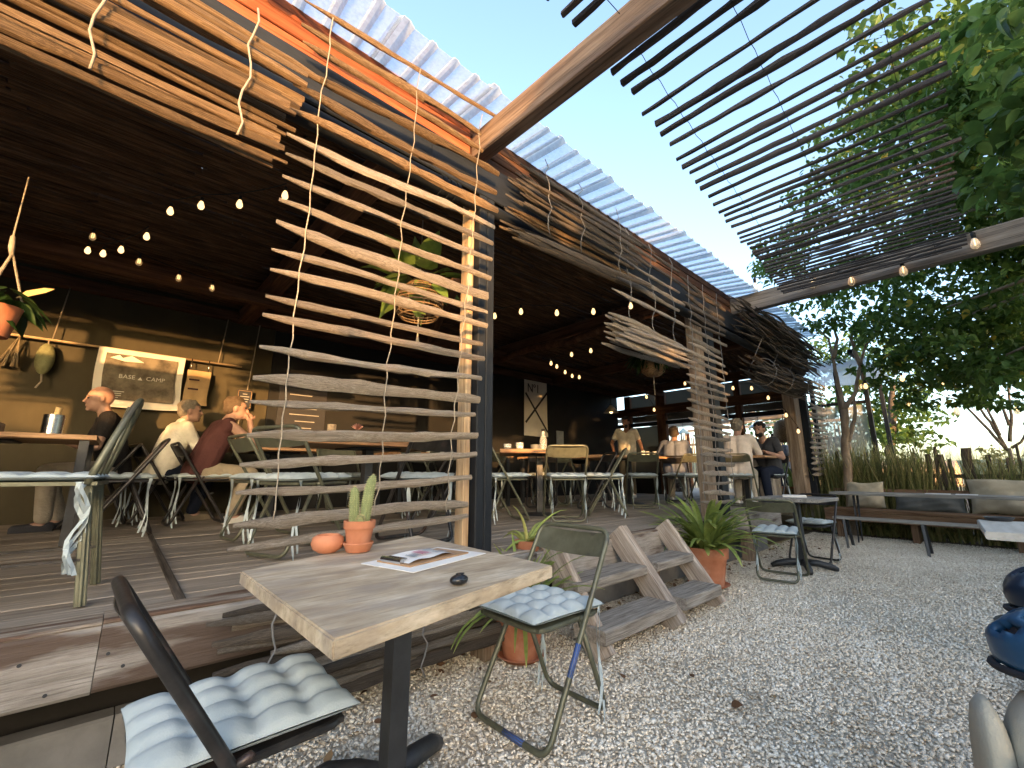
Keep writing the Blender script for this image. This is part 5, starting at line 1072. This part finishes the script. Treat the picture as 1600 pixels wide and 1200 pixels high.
person('grey haired man in a white shirt seated facing right beside the maroon vest', (.30, 5.62, D), R(14), seat=.44, lean=R(14), head_yaw=R(-18), hands={1: (.42, .12, .78), -1: (.42, -.1, .78)}, shirt=C_WHITE, collar=True, long_sleeve=True, trousers=C_NAVY, shoes=M_BOOT, hair_m=H_GREY, k=.95)
person('man in a maroon sleeveless vest and beige trousers with one hand at his mouth', (.56, 5.12, D), R(6), seat=.44, lean=R(20), head_yaw=R(-12), hands={1: (.40, .16, .78), -1: (.36, -.08, 1.00)}, shirt=C_MAROON, vest=True, trousers=C_BEIGE, shoes=M_SHOE, hair_m=H_BROWN, k=.97)
person('seated figure at the left edge, only pale trousers and shoes in view', (-1.10, 3.80, D), R(60), seat=.44, lean=R(5), hands={1: (.34, .12, .76), -1: (.34, -.16, .76)}, shirt=C_DARKT, trousers=C_STONE, shoes=M_SHOE, hair_m=H_BROWN, k=.97)
q = atZ(984, 775, D); s_ = 5.0/q.y
person('bearded waiter standing in a cream T-shirt and khaki trousers, looking left', (q.x*s_, 5.0, D), R(205), standing=True, lean=R(2), head_yaw=R(-15), head_pitch=R(10), hands={1: (.08, .34, .82), -1: (-.12, -.28, .86)}, shirt=C_CREAMT, trousers=C_KHAKI, shoes=M_SHOE, hair_m=H_BLACK, beard=True, skin=M_TANSKIN, k=.96)
person('figure in a blue grey shirt leaning over the long table', (6.88, 3.56, D), R(22), seat=.44, lean=R(22), hands={1: (.42, .16, .78), -1: (.45, -.12, .78)}, shirt=C_GREYB, trousers=C_STONE, shoes=M_SHOE, hair_m=H_BROWN, k=1.0)
person('white haired man in a pale long sleeved shirt with his back to the second post', (6.78, 2.52, D), R(10), seat=.44, lean=R(16), hands={1: (.40, .20, .78), -1: (.55, -.16, .80)}, shirt=C_PALE, long_sleeve=True, trousers=C_STONE, shoes=M_SHOE, hair_m=H_GREY, k=1.0)
person('bearded man in a charcoal T-shirt and dark trousers facing left', (7.92, 2.45, D), R(172), seat=.44, lean=R(16), head_pitch=R(8), hands={1: (.36, .14, .80), -1: (.36, -.12, .82)}, shirt=C_DARKT, trousers=C_NAVY, hair_m=H_BLACK, beard=True, skin=M_SKIN, k=1.0)
q = atX(1220, 715, 10.8); person('person in grey seated beyond the glazed end, left of the brown post', (10.8, q.y, D), R(170), seat=.46, lean=R(12), hands={1: (.36, .14, .78), -1: (.36, -.12, .78)}, shirt=C_GREYB, trousers=C_NAVY, hair_m=H_BLACK, skin=M_TANSKIN, vox=.014)
q = atX(1240, 715, 11.5); person('person with fair hair and pale top seated farthest beyond the glazed end', (11.6, q.y, D), R(185), seat=.46, lean=R(10), hands={1: (.36, .14, .78), -1: (.36, -.12, .78)}, shirt=C_STONE, trousers=C_NAVY, hair_m=H_BROWN, vox=.014)

# ============================================================ TERRACE BEYOND THE HALL
tag(MB().box((11.9, 4.6, D-.15), (4.9, 5.0, .3)).build('terrace', M_DECK), kind='structure')
t = thing('stake_fence', 'tall fence of pale upright stakes beyond the glazed end of the hall', 'fence', (14.0, 4.6, D))
y = -2.2
while y < 2.8: stick(t, (random.uniform(-.02, .02), y, 0), (random.uniform(-.03, .03), y+random.uniform(-.03, .03), random.uniform(1.55, 1.85)), random.uniform(.05, .08), 'stake', 'stake'); y += random.uniform(.075, .105)
for z in (.4, 1.4): timber('rail', (.06, -2.3, z), (.06, 2.9, z), .04, .07, M_PALEPICKET, t)
t = thing('twig_awning', 'loose awning of thin pale sticks over the terrace beyond the hall', 'awning', (11.7, 4.6, 0))
for k in range(70): x = random.uniform(-2.1, 2.2); y0 = random.uniform(-2.2, 1.6); stick(t, (x, y0, 2.42+random.uniform(0, .12)), (x+random.uniform(-.5, .5), y0+random.uniform(.8, 1.8), 2.42+random.uniform(0, .12)), random.uniform(.022, .04), 'stake')
for x in (-2.0, .2, 2.1): timber('bearer', (x, -2.3, 2.36), (x, 2.0, 2.36), .05, .08, M_PALEPICKET, t)
for x, y in ((2.1, -2.2), (2.1, 2.0), (-2.0, -2.2)): timber('post', (x, y, D), (x, y, 2.32), .08, .08, M_RAFTER, t, up=(1, 0, 0))
table('table on the terrace beyond the glazed end of the hall', (11.2, 3.6, D), 0, .8, 1.6, .74, .035, M_TABLE, 'legs', group=TG)
t = thing('firewood_stack', 'stack of dark split firewood seen through the end window', 'firewood', (10.2, 5.55, D)); mb = MB()
for r_ in range(11):
    for c_ in range(8): mb.tube([(random.uniform(-.03, 0), -.42+.12*c_+.06*(r_ % 2), .07+.105*r_), (.3, -.42+.12*c_+.06*(r_ % 2), .07+.105*r_)], random.uniform(.045, .058), 6)
tag(mb.build('logs', M_PICKET, t), kind='stuff')
t = thing('wicker_hood', 'dark round wicker hood hanging by the brown end post', 'basket lamp', (10.0, 2.75, 1.72)); MB().lathe([(.05, .36), (.16, .30), (.2, .1), (.21, -.1)], 20, cap=False).build('hood', M_WICKER, t, True); MB().tube([(0, 0, .36), (0, 0, .8)], .006, 5).build('cord', M_DARKCORD, t)

# black steel lean-to at the far corner
t = thing('lean_to', 'black steel lean to shelter with clear sheets at the far corner behind the small tree', 'shelter', (0, 0, 0))
for x, y, z1 in ((10.5, 1.42, 3.1), (10.5, 1.85, 3.0), (10.5, 2.3, 2.9), (12.4, 1.42, 3.1)): timber('post', (x, y, 0), (x, y, z1), .075, .075, M_BLACK, t, up=(1, 0, 0))
timber('rail', (10.5, 1.38, 3.13), (10.5, 2.6, 3.13), .075, .09, M_BLACK, t); timber('rail', (9.5, 1.42, 3.15), (12.6, 1.42, 3.15), .07, .08, M_BLACK, t); timber('rail', (10.5, 1.4, 2.35), (10.5, 2.4, 2.35), .05, .06, M_BLACK, t)
for k in range(4):
    mb = MB(); x0 = 9.3+.8*k
    for y, z in ((1.15, 2.95), (3.0, 3.12)):
        for q in range(17): mb.v.append((x0+.05*q, y, z+.018*(q % 2)))
    for q in range(16): mb.f.append((q, q+1, 18+q, 17+q))
    mb.build('roof_sheet', M_ROOF, t)
for a, b in ((1.47, 1.80), (1.90, 2.26)): MB().box((10.5, (a+b)/2, 1.55), (.006, b-a, 1.5)).build('clear_panel', glassy('hazy_plastic_panel', (.8, .83, .85), .7, .2), t)

# ============================================================ SEATING ALONG THE FENCE
t = thing('long_bench', 'long brown bench along the fence carrying the three big cushions', 'bench', (8.95, 0, 0)); timber('seat_board', (-.16, 1.95, .42), (-.46, -3.2, .42), .26, .045, M_BENCH, t); timber('seat_board', (.12, 1.95, .42), (-.18, -3.2, .42), .26, .045, M_BENCH, t); timber('front_board', (-.30, 1.95, .33), (-.60, -3.2, .33), .03, .13, M_BENCH, t); timber('back_rail', (.38, 1.95, .70), (.08, -3.2, .70), .03, .09, M_BENCH, t)
for y in (1.8, .9, -.1, -1.3, -2.6): timber('leg', (-.05-.06*(1.95-y), y, 0), (-.05-.06*(1.95-y), y, .4), .30, .08, M_BENCH, t, up=(0, 1, 0))
def pillow(label, c, w, h, rz, lean, m, seed):
    rg = random.Random(seed); ph = [rg.uniform(0, 6) for _ in range(5)]; mb = MB(); n = 22
    for sgn in (1, -1):
        for i in range(n+1):
            for j in range(n+1):
                u = -1+2*i/n; v = -1+2*j/n; e = (max(0, 1-abs(u)**3.2)*max(0, 1-abs(v)**3.2))**.55; q = .085*e+.010*math.sin(5*u+3*v+ph[0])*e+.006*math.sin(11*v-4*u+ph[1])*e
                mb.v.append((u*w/2*(1-.05*(1-v*v)), sgn*q, v*h/2*(1-.05*(1-u*u))+.01*math.sin(3*u+ph[2])))
    q = n+1
    for i in range(n):
        for j in range(n): a = i*q+j; mb.f.append((a, a+1, a+q+1, a+q)); b = q*q+a; mb.f.append((b, b+q, b+q+1, b+1))
    o = mb.build('cushion', m, None, True); o.location = c; o.rotation_euler = (R(lean), 0, rz); return tag(o, label, 'cushion', 'big cushions on the long bench')
rzb = R(-93.5)
pillow('square hessian cushion at the left end of the long bench, below the tree trunk', (9.12, 1.47, .65), .50, .42, rzb, -12, M_SACK, 1)
pillow('wide grey cushion lying low in the middle of the long bench', (9.0, .72, .56), .78, .30, rzb, -16, M_SLATE, 2)
pillow('large creased hessian cushion at the right of the long bench', (8.93, -.02, .68), .62, .48, rzb, -12, M_SACK, 3)
pillow('brown hessian cushion at the far right of the long bench beyond the frame', (8.86, -.95, .66), .55, .44, rzb, -12, M_SACK, 4)
t = thing('long_table', 'long narrow plank table with hairpin legs in front of the bench cushions', 'table', (8.25, 0, 0))
for k in range(2): timber('table_board', (-.10+.23*k, 1.72, .70), (-.34+.23*k, -3.0, .70), .22, .04, M_GREYWOOD, t, ch=.006)
for y in (1.45, -.25, -2.4):
    for s in (-.12, .14): x = s-.05*(1.7-y); MB().tube([(x-.04, y, .68), (x-.01, y+.02, .01), (x+.01, y+.02, .01), (x+.05, y, .68)], .008, 6).build('leg', M_IRON, t, True)
for k, (y, w_) in enumerate(((.55, .14), (.28, .10))):
    o = MB().box((0, 0, .004), (.2, w_+.1, .006)).build('menu_sheet', M_PAPER, None, loc=(8.18, y, .722)); tag(o, ['larger white menu sheet on the long plank table', 'smaller white menu sheet on the long plank table'][k], 'menu')
t = thing('low_bench', 'narrow grey bench on bent steel legs in front of the long table', 'bench', (7.62, 0, 0)); timber('seat_board', (.04, 1.62, .385), (-.22, -3.0, .385), .20, .032, M_GREYWOOD, t)
for y in (1.5, .70, -.45, -2.0):
    xx = .03-.056*(1.62-y); mb = MB(); mb.bar((xx-.09, y, .37), (xx-.16, y-.02, .0), .028, .028); mb.bar((xx+.09, y, .37), (xx+.16, y-.02, .0), .028, .028); mb.bar((xx-.1, y, .362), (xx+.1, y, .362), .03, .012); mb.build('leg', M_IRON, t)
# picket fence with tall dry grass
t = thing('picket_fence', 'dark weathered picket fence with uneven pointed stakes behind the bench', 'fence', (9.75, 0, 0)); y = 2.05
while y > -3.6: stick(t, (-.06*(1.9-y), y, 0), (-.06*(1.9-y)+random.uniform(-.03, .03), y+random.uniform(-.04, .04), random.uniform(1.18, 1.42)), random.uniform(.05, .085), 'picket', 'picket'); y -= random.uniform(.085, .14)
for z in (.35, .95): timber('rail', (.05, 2.1, z), (-.28, -3.6, z), .03, .06, M_PICKET, t)
def grass_clump(label, cx, cy, rx, ry, n, h0, h1, seed, m=M_REEDLEAF, wd=.018, lean=.35):
    rg = np.random.default_rng(seed); mb = MB(); tints = []
    for k in range(n):
        x = cx+rg.uniform(-rx, rx); y = cy+rg.uniform(-ry, ry); h = rg.uniform(h0, h1); a = rg.uniform(0, 2*PI); dr = rg.uniform(.05, lean)*h; k0 = len(mb.v); w_ = wd*rg.uniform(.5, 1.3); sd_ = Vector((-math.sin(a), math.cos(a), 0)); mid = rg.uniform(.45, .75)
        for i, u in enumerate((0, .35, .65, .85, 1)):
            p = Vector((x+math.cos(a)*dr*u**2.2, y+math.sin(a)*dr*u**2.2, h*(u-.22*max(0, u-mid)*dr/h*3))); q = w_*(1-.9*u**3)/2
            mb.v += [tuple(p-sd_*q), tuple(p+sd_*q)]
        for i in range(4): mb.f.append((k0+2*i, k0+2*i+1, k0+2*i+3, k0+2*i+2))
        tints += [float(np.clip(rg.normal(.45, .25), 0, 1))]*10
    me = mb.mesh(); at = me.attributes.new('tint', 'FLOAT', 'POINT'); at.data.foreach_set('value', tints); o = link('tall_grass', me, m); return tag(o, kind='stuff')
grass_clump('', 9.55, 1.32, .22, .62, 1500, .9, 1.62, 1); grass_clump('', 9.5, -.55, .25, .72, 1300, .6, 1.42, 2); grass_clump('', 9.4, -2.2, .3, 1.0, 1000, .7, 1.5, 3); grass_clump('', 9.62, .45, .12, .35, 130, .5, 1.5, 4); grass_clump('', 10.4, .4, .2, 2.4, 600, 1.1, 1.9, 6, wd=.008); grass_clump('', 9.6, 2.2, .3, .35, 500, .6, 1.5, 7)
grass_clump('', 9.28, -.5, .10, 2.2, 500, .12, .36, 5, wd=.026, lean=1.2)
# weedy ground row outside the fence: maize-like field far out and an ochre mass standing in for warm sunlit glimpses
mb = MB(); tag(MB().box((52, 6.5, .7), (8, 9, 1.4)).add([(48, 2, 1.4), (56, 2, 1.4), (52, 2, 2.0), (48, 11, 1.4), (56, 11, 1.4), (52, 11, 2.0)], [(0, 1, 2), (3, 5, 4), (0, 2, 5, 3), (1, 4, 5, 2)]).build('glimpse_block', mat('sunlit_ochre', (.55, .36, .2), bump=.05), None), 'low ochre shed standing in for orange light glimpses beyond the pickets', 'block')

# ============================================================ TREES
def leaves_at(name, clusters, L, m, parent, seed, dens=1.0, droop=.55):
    rg = np.random.default_rng(seed); Ps = []; Ms = []; Ts = []
    for (c, r) in clusters:
        nsub = max(5, int(14*r*r)); sub = rg.normal(0, 1, (nsub, 3)); sub /= np.linalg.norm(sub, axis=1)[:, None]; sub = np.array(c)+sub*r*rg.uniform(.35, 1, (nsub, 1))*np.array([1, 1, .75])
        n = int(1150*r*r*dens*(.10/L)**1.6); who = rg.integers(0, nsub, n); d = rg.normal(0, 1, (n, 3)); d /= np.linalg.norm(d, axis=1)[:, None]; rr = .42*r*rg.uniform(.15, 1, (n, 1))**.6; P = sub[who]+d*rr*np.array([1, 1, .7]); Ps.append(P)
        az = rg.uniform(0, 2*PI, n); el = rg.normal(-droop, .35, n); x = np.stack([np.cos(az)*np.cos(el), np.sin(az)*np.cos(el), np.sin(el)], -1); upv = rg.normal(0, .35, (n, 3)); upv[:, 2] += 1
        y = np.cross(upv, x); y /= np.linalg.norm(y, axis=1)[:, None]; z = np.cross(x, y); s = L*rg.uniform(.6, 1.25, n); M_ = np.stack([x, y*.95, z*rg.uniform(.5, 2.2, n)[:, None]], -1)*s[:, None, None]; Ms.append(M_)
        t_ = np.clip(rg.normal(.45, .2, n), 0, .9); t_[rg.random(n) < .012] = 1; Ts.append(t_)
    return tag(scatter(name, LEAF_V, LEAF_F, np.concatenate(Ms), np.concatenate(Ps), np.concatenate(Ts), m, parent, True), kind='stuff')
def branch(mb, pts, r0, r1, n=9):
    P = [Vector(p) for p in pts]; Q = []
    for i in range(len(P)-1):
        for k in range(4): Q.append(P[i].lerp(P[i+1], k/4)+Vector((random.uniform(-1, 1), random.uniform(-1, 1), 0))*r0*.25)
    Q.append(P[-1]); mb.tube(Q, [r0+(r1-r0)*i/(len(Q)-1) for i in range(len(Q))], n)
# near broad-leaved tree at the right; its trunk stands right of the frame
t = thing('broadleaf_tree', 'large near tree with broad drooping leaves filling the upper right', 'tree', (0, 0, 0))
CA = [(atD(1690, 20, 4.2), .45), (atD(1690, 140, 3.7), .42), (atD(1745, 70, 3.4), .5), (atD(1690, 235, 4.2), .4), (atD(1475, 60, 7.4), .75), (atD(1395, 105, 8.4), .62), (atD(1440, 200, 8.4), .95), (atD(1345, 195, 9.4), .72),
      (atD(1500, 320, 8.8), 1.0), (atD(1400, 300, 9.8), .95), (atD(1320, 280, 10.4), .7), (atD(1600, 450, 9.0), .95), (atD(1480, 480, 7.9), .85), (atD(1560, 560, 7.4), .62), (atD(1440, 520, 8.2), .7), (atD(1660, 510, 8.8), .95), (atD(1585, 40, 6.6), .7), (atD(1770, 200, 3.9), .6), (atD(1580, 150, 7.0), .7), (atD(1650, 570, 7.4), .8), (atD(1500, 400, 8.2), .8), (atD(1545, 250, 7.8), .85), (atD(1380, 400, 9.7), .6), (atD(1620, 310, 9.0), 1.0), (atD(1640, 110, 5.4), .45), (atD(1700, 320, 9.0), 1.2), (atD(1655, 200, 5.6), .42), (atD(1540, 340, 8.8), .9), (atD(1640, 400, 9.2), .9), (atD(1650, 20, 5.6), .5), (atD(1640, 280, 6.2), .4)]
CA += [(atD(1290, 335, 10.4), .75), (atD(1240, 370, 10.8), .6), (atD(1390, 215, 9.2), .75), (atD(1335, 250, 10.0), .75), (atD(1435, 130, 8.6), .7), (atD(1490, 160, 8.2), .7), (atD(1220, 400, 10.6), .5), (atD(1560, 420, 8.8), .8), (atD(1600, 380, 9.4), .8), (atD(1600, 120, 7.4), .7), (atD(1610, 210, 7.6), .75), (atD(1600, 530, 8.0), .6), (atD(1600, 60, 7.2), .7), (atD(1520, 120, 7.8), .7), (atD(1570, 290, 8.0), .7)]
leaves_at('leaves', CA, .105, M_LEAF, t, 11, 1.0); mb = MB(); base = Vector((5.9, -3.6, 0)); fk = Vector((5.7, -3.0, 2.5)); branch(mb, [base, (5.85, -3.3, 1.3), fk], .15, .10)
for c, r in CA: branch(mb, [fk, fk.lerp(c, .5)+Vector((0, 0, .35)), c], .05, .012, 6)
mb.build('trunk', M_BARK, t, True)
# slender multi-stemmed tree by the bench
t = thing('slender_tree', 'slender pale barked tree forking above the bench beside the farthest post', 'tree', (0, 0, 0))
P = [atX(x, y, 9.2) for x, y in ((1326, 775), (1325, 760), (1322, 690), (1319, 640))]; P[0].z = 0; fk = P[3]; mb = MB(); branch(mb, [(P[0].x, P[0].y, -.05), P[1], P[2], fk], .07, .055)
for pts in ([(1319, 640), (1310, 600), (1302, 560), (1294, 530), (1270, 505)], [(1319, 640), (1338, 612), (1344, 570), (1352, 540), (1372, 520)], [(1302, 560), (1308, 530), (1300, 500)], [(1344, 570), (1330, 530), (1335, 500)], [(1325, 690), (1336, 655), (1334, 620), (1340, 590)]):
    branch(mb, [atX(x, y, 9.2+.05*i) for i, (x, y) in enumerate(pts)], .038, .012, 7)
mb.build('trunk', M_BARK, t, True)
CB = [(atD(1215, 415, 8.6), .45), (atD(1200, 395, 8.2), .30), (atD(1275, 485, 9.3), .55), (atD(1350, 500, 9.2), .7), (atD(1300, 440, 9.5), .55), (atD(1400, 545, 9.4), .7), (atD(1370, 450, 9.0), .75), (atD(1450, 570, 9.2), .6), (atD(1250, 445, 9.0), .4), (atD(1480, 605, 9.2), .42), (atD(1545, 605, 8.8), .45), (atD(1400, 590, 9.6), .45)]
CB += [(atD(1500, 560, 8.8), .6), (atD(1450, 610, 9.4), .5), (atD(1520, 500, 8.6), .65), (atD(1420, 485, 8.8), .6), (atD(1475, 540, 8.3), .6), (atD(1560, 600, 8.6), .4), (atD(1330, 560, 9.8), .4)]
leaves_at('leaves', CB, .11, M_LEAF, t, 12, .9)
t = thing('background_tree', 'dense green tree beyond the fence behind the black steel frame', 'tree', (0, 0, 0))
CC = [(atD(1395, 600, 14), 1.1), (atD(1420, 660, 14), .9), (atD(1370, 640, 15), 1.1), (atD(1405, 690, 14), .8), (atD(1340, 560, 15), 1.2), (atD(1290, 560, 17), 1.3), (atD(1310, 680, 16), 1.2), (atD(1240, 660, 19), 1.6)]
leaves_at('leaves', CC, .16, M_LEAF, t, 13, .9); mb = MB(); q = CC[3][0]; branch(mb, [(q.x, q.y, -.1), (q.x, q.y+.2, 1.5), CC[0][0]], .16, .05); mb.build('trunk', M_DARKBARK, t, True)
# bare shrub against the sky
t = thing('bare_shrub', 'bare many stemmed shrub against the bright sky at the right', 'shrub', (0, 0, 0)); mb = MB()
for pts in ([(1575, 705), (1545, 672), (1500, 625), (1475, 620)], [(1572, 700), (1548, 660), (1520, 625), (1512, 605)], [(1577, 690), (1580, 650), (1576, 610), (1574, 590)], [(1577, 665), (1568, 640), (1560, 615)], [(1562, 680), (1548, 650), (1530, 615)], [(1580, 700), (1596, 690), (1610, 660)]):
    branch(mb, [atX(x, y, 11.5) for x, y in pts], .028, .010, 6)
q = atX(1576, 700, 11.5); branch(mb, [(q.x, q.y, -.1), (q.x, q.y, q.z)], .04, .03, 7); mb.build('stems', M_DARKBARK, t, True)
leaves_at('leaves', [(atX(1580, 725, 11.2), .45), (atX(1545, 735, 11.2), .35)], .08, M_REEDLEAF, t, 15, .5)
# added, unseen hedge behind the viewer: stepped heights stop or pass the low sun
def sunbreak_h(x): return 2.22 if x < -1.6 else 1.70 if x < -.3 else 2.6 if x < 1.2 else 1.8 if x < 2.6 else 2.6
t = thing('sunbreak', 'tall leafy hedge along the yard behind the viewer', 'sunbreak', (0, -6.2, 0)); rg = random.Random(5); mb = MB(); xs_ = np.arange(-14, 9, .4)
for x in xs_:
    h = sunbreak_h(x); h += .10*math.sin(x*2.3)+.06*math.sin(x*6.1)
    ellips(mb, (x, rg.uniform(-.1, .1), h*.5), (.42, .55, h*.52), None, 8)
mb.build('core', M_LEAFDARK, t, True)
n = 9000; P = np.stack([NR.uniform(-14, 9, n), NR.uniform(-.6, .6, n), np.zeros(n)], -1); hh = np.array([sunbreak_h(q) for q in P[:, 0]])+.10*np.sin(P[:, 0]*2.3); P[:, 2] = hh*np.sqrt(NR.uniform(0, 1.02, n)); tag(scatter('leaves', LEAF_V, LEAF_F, rotmats(n, .8)*.14, P, NR.uniform(.2, .9, n), M_LEAFDARK, t, True), kind='stuff')

t = thing('added_shade_tree', 'round crowned tree behind the hedge, added unseen to shade the eaves and pergola', 'tree', (0, 0, 0))  # crown added out of view to keep sun off blinds, beam and fascia
CD = [((x+.3*math.sin(7*x), -7.2+.3*math.sin(3*x), z), .85) for x in (-1.75, -1.0, .1, 1.2, 2.3, 3.4, 4.5) for z in (3.15, 4.2, 5.1)]
leaves_at('leaves', CD, .19, M_LEAFDARK, t, 17, 3.2); mb = MB(); branch(mb, [(2, -7.4, -.1), (2.1, -7.3, 1.8), (2, -7.2, 4.2)], .2, .07); mb.build('trunk', M_DARKBARK, t, True)

# ============================================================ HELMETS AND BAG AT THE RIGHT EDGE
def helmet(label, c, m, rz, s=1.0, tilt=0):
    t = thing('bicycle_helmet', label, 'helmet', c, rz); t.rotation_euler = (0, tilt, rz); bm = bmesh.new(); bmesh.ops.create_uvsphere(bm, u_segments=48, v_segments=24, radius=1)
    vents = [(a, e) for a in (-.75, -.25, .25, .75) for e in (.35, .85)]; dl = []
    for v in bm.verts:
        x, y, z = v.co; 
        rib = .035*math.cos(7*math.atan2(y, .35+abs(z)))*(1 if z > .1 else 0); v.co = Vector((x*.145*(1+rib)*s, y*.108*(1+rib)*s, z*.105*(1+rib)*s))
    for f in bm.faces:
        q = f.calc_center_median(); x, y, z = q.x/(.145*s), q.y/(.108*s), q.z/(.105*s)
        if z < -.25-.15*x: dl.append(f); continue
        for vx, vy, rx_, ry_ in ((.55, .28, .22, .11), (.55, -.28, .22, .11), (-.05, .33, .26, .11), (-.05, -.33, .26, .11), (-.6, .28, .18, .12), (-.6, -.28, .18, .12), (.15, .78, .30, .13), (.15, -.78, .30, .13), (-.5, .72, .18, .10), (-.5, -.72, .18, .10)):
            if z > -.1 and ((x-vx)/rx_)**2+((y-vy)/ry_)**2 < 1: dl.append(f); break
    bmesh.ops.delete(bm, geom=list(set(dl)), context='FACES'); me = bpy.data.meshes.new('mesh'); bm.to_mesh(me); bm.free(); me.polygons.foreach_set('use_smooth', [True]*len(me.polygons))
    o = link('shell', me, m, t); md = o.modifiers.new('thick', 'SOLIDIFY'); md.thickness = .022*s; md.offset = -1
    MB().ball((0, 0, 0), .095*s, 14, (1.3, .95, .9)).build('liner', M_INK, t, True)
    MB().tube([(.15*s*math.cos(2*PI*j/28)*.97, .112*s*math.sin(2*PI*j/28)*.97, -.034*s-.015*math.cos(2*PI*j/28)) for j in range(28)], .009*s, 6, closed=True).build('rim', M_INK, t, True)
    return t
hl = helmet('blue bicycle helmet with a white reflector lying on the canvas bag at the right edge', atD(1662, 1032, 1.62), M_HELMET, R(35), .92); MB().box((-.10, .082, -.008), (.065, .02, .03), Matrix.Rotation(.6, 3, 'Z'), .006).build('reflector', M_REFLECT, hl)
MB().tube([(-.11, .075, -.03), (-.14, .11, -.05), (-.15, .13, -.04)], .008, 6).build('strap', M_INK, hl)
helmet('dark navy helmet behind the blue one at the right edge', atD(1672, 940, 2.1), M_NAVY, R(70), .9)
q = atD(1742, 1115, 1.6); t = thing('canvas_bag', 'beige canvas rucksack with a maroon panel below the blue helmet', 'bag', (q.x, q.y+.03, .0), R(-78))
def sack(name, m, c, r, nz=16, p=3.0):
    mb = MB(); n = 28
    for i in range(nz+1):
        u = -1+2*i/nz; w_ = max(.02, 1-abs(u)**p)**(1/p)
        for j in range(n):
            a = 2*PI*j/n; cx_ = math.copysign(abs(math.cos(a))**.6, math.cos(a)); sy_ = math.copysign(abs(math.sin(a))**.6, math.sin(a)); mb.v.append((c[0]+r[0]*w_*cx_*(1+.03*math.sin(5*a+4*u)), c[1]+r[1]*w_*sy_*(1+.03*math.sin(4*a-6*u)), c[2]+r[2]*u))
    for i in range(nz):
        for j in range(n): mb.f.append((i*n+j, i*n+(j+1) % n, (i+1)*n+(j+1) % n, (i+1)*n+j))
    mb.f.append(tuple(reversed(range(n)))); mb.f.append(tuple(nz*n+j for j in range(n)))
    return mb.build(name, m, t, True)
sack('body', M_CANVAS, (0, 0, .28), (.14, .10, .28)); sack('front_pocket', M_CREAM, (-.05, -.10, .30), (.10, .04, .16)); sack('maroon_panel', M_MAROON, (-.06, -.115, .31), (.085, .032, .07)); sack('side_flap', M_CANVAS, (-.155, .0, .26), (.03, .085, .25))
MB().tube([(-.15, -.07, .02), (-.19, -.03, .09), (-.19, .03, .09), (-.15, .07, .02)], .010, 7).build('handle', M_CREAM, t, True)
t = thing('side_stool', 'low dark stool carrying the navy helmet at the right edge', 'stool', (*atD(1672, 940, 2.1).xy, 0)); zt = atD(1672, 940, 2.1).z-.08; MB().lathe([(.15, zt-.03), (.16, zt-.02), (.16, zt)], 24).build('seat', M_IRON, t)
for a in (.5, 2.6, 4.7): MB().tube([(.1*math.cos(a), .1*math.sin(a), zt-.03), (.15*math.cos(a), .15*math.sin(a), 0)], .012, 7).build('leg', M_IRON, t, True)
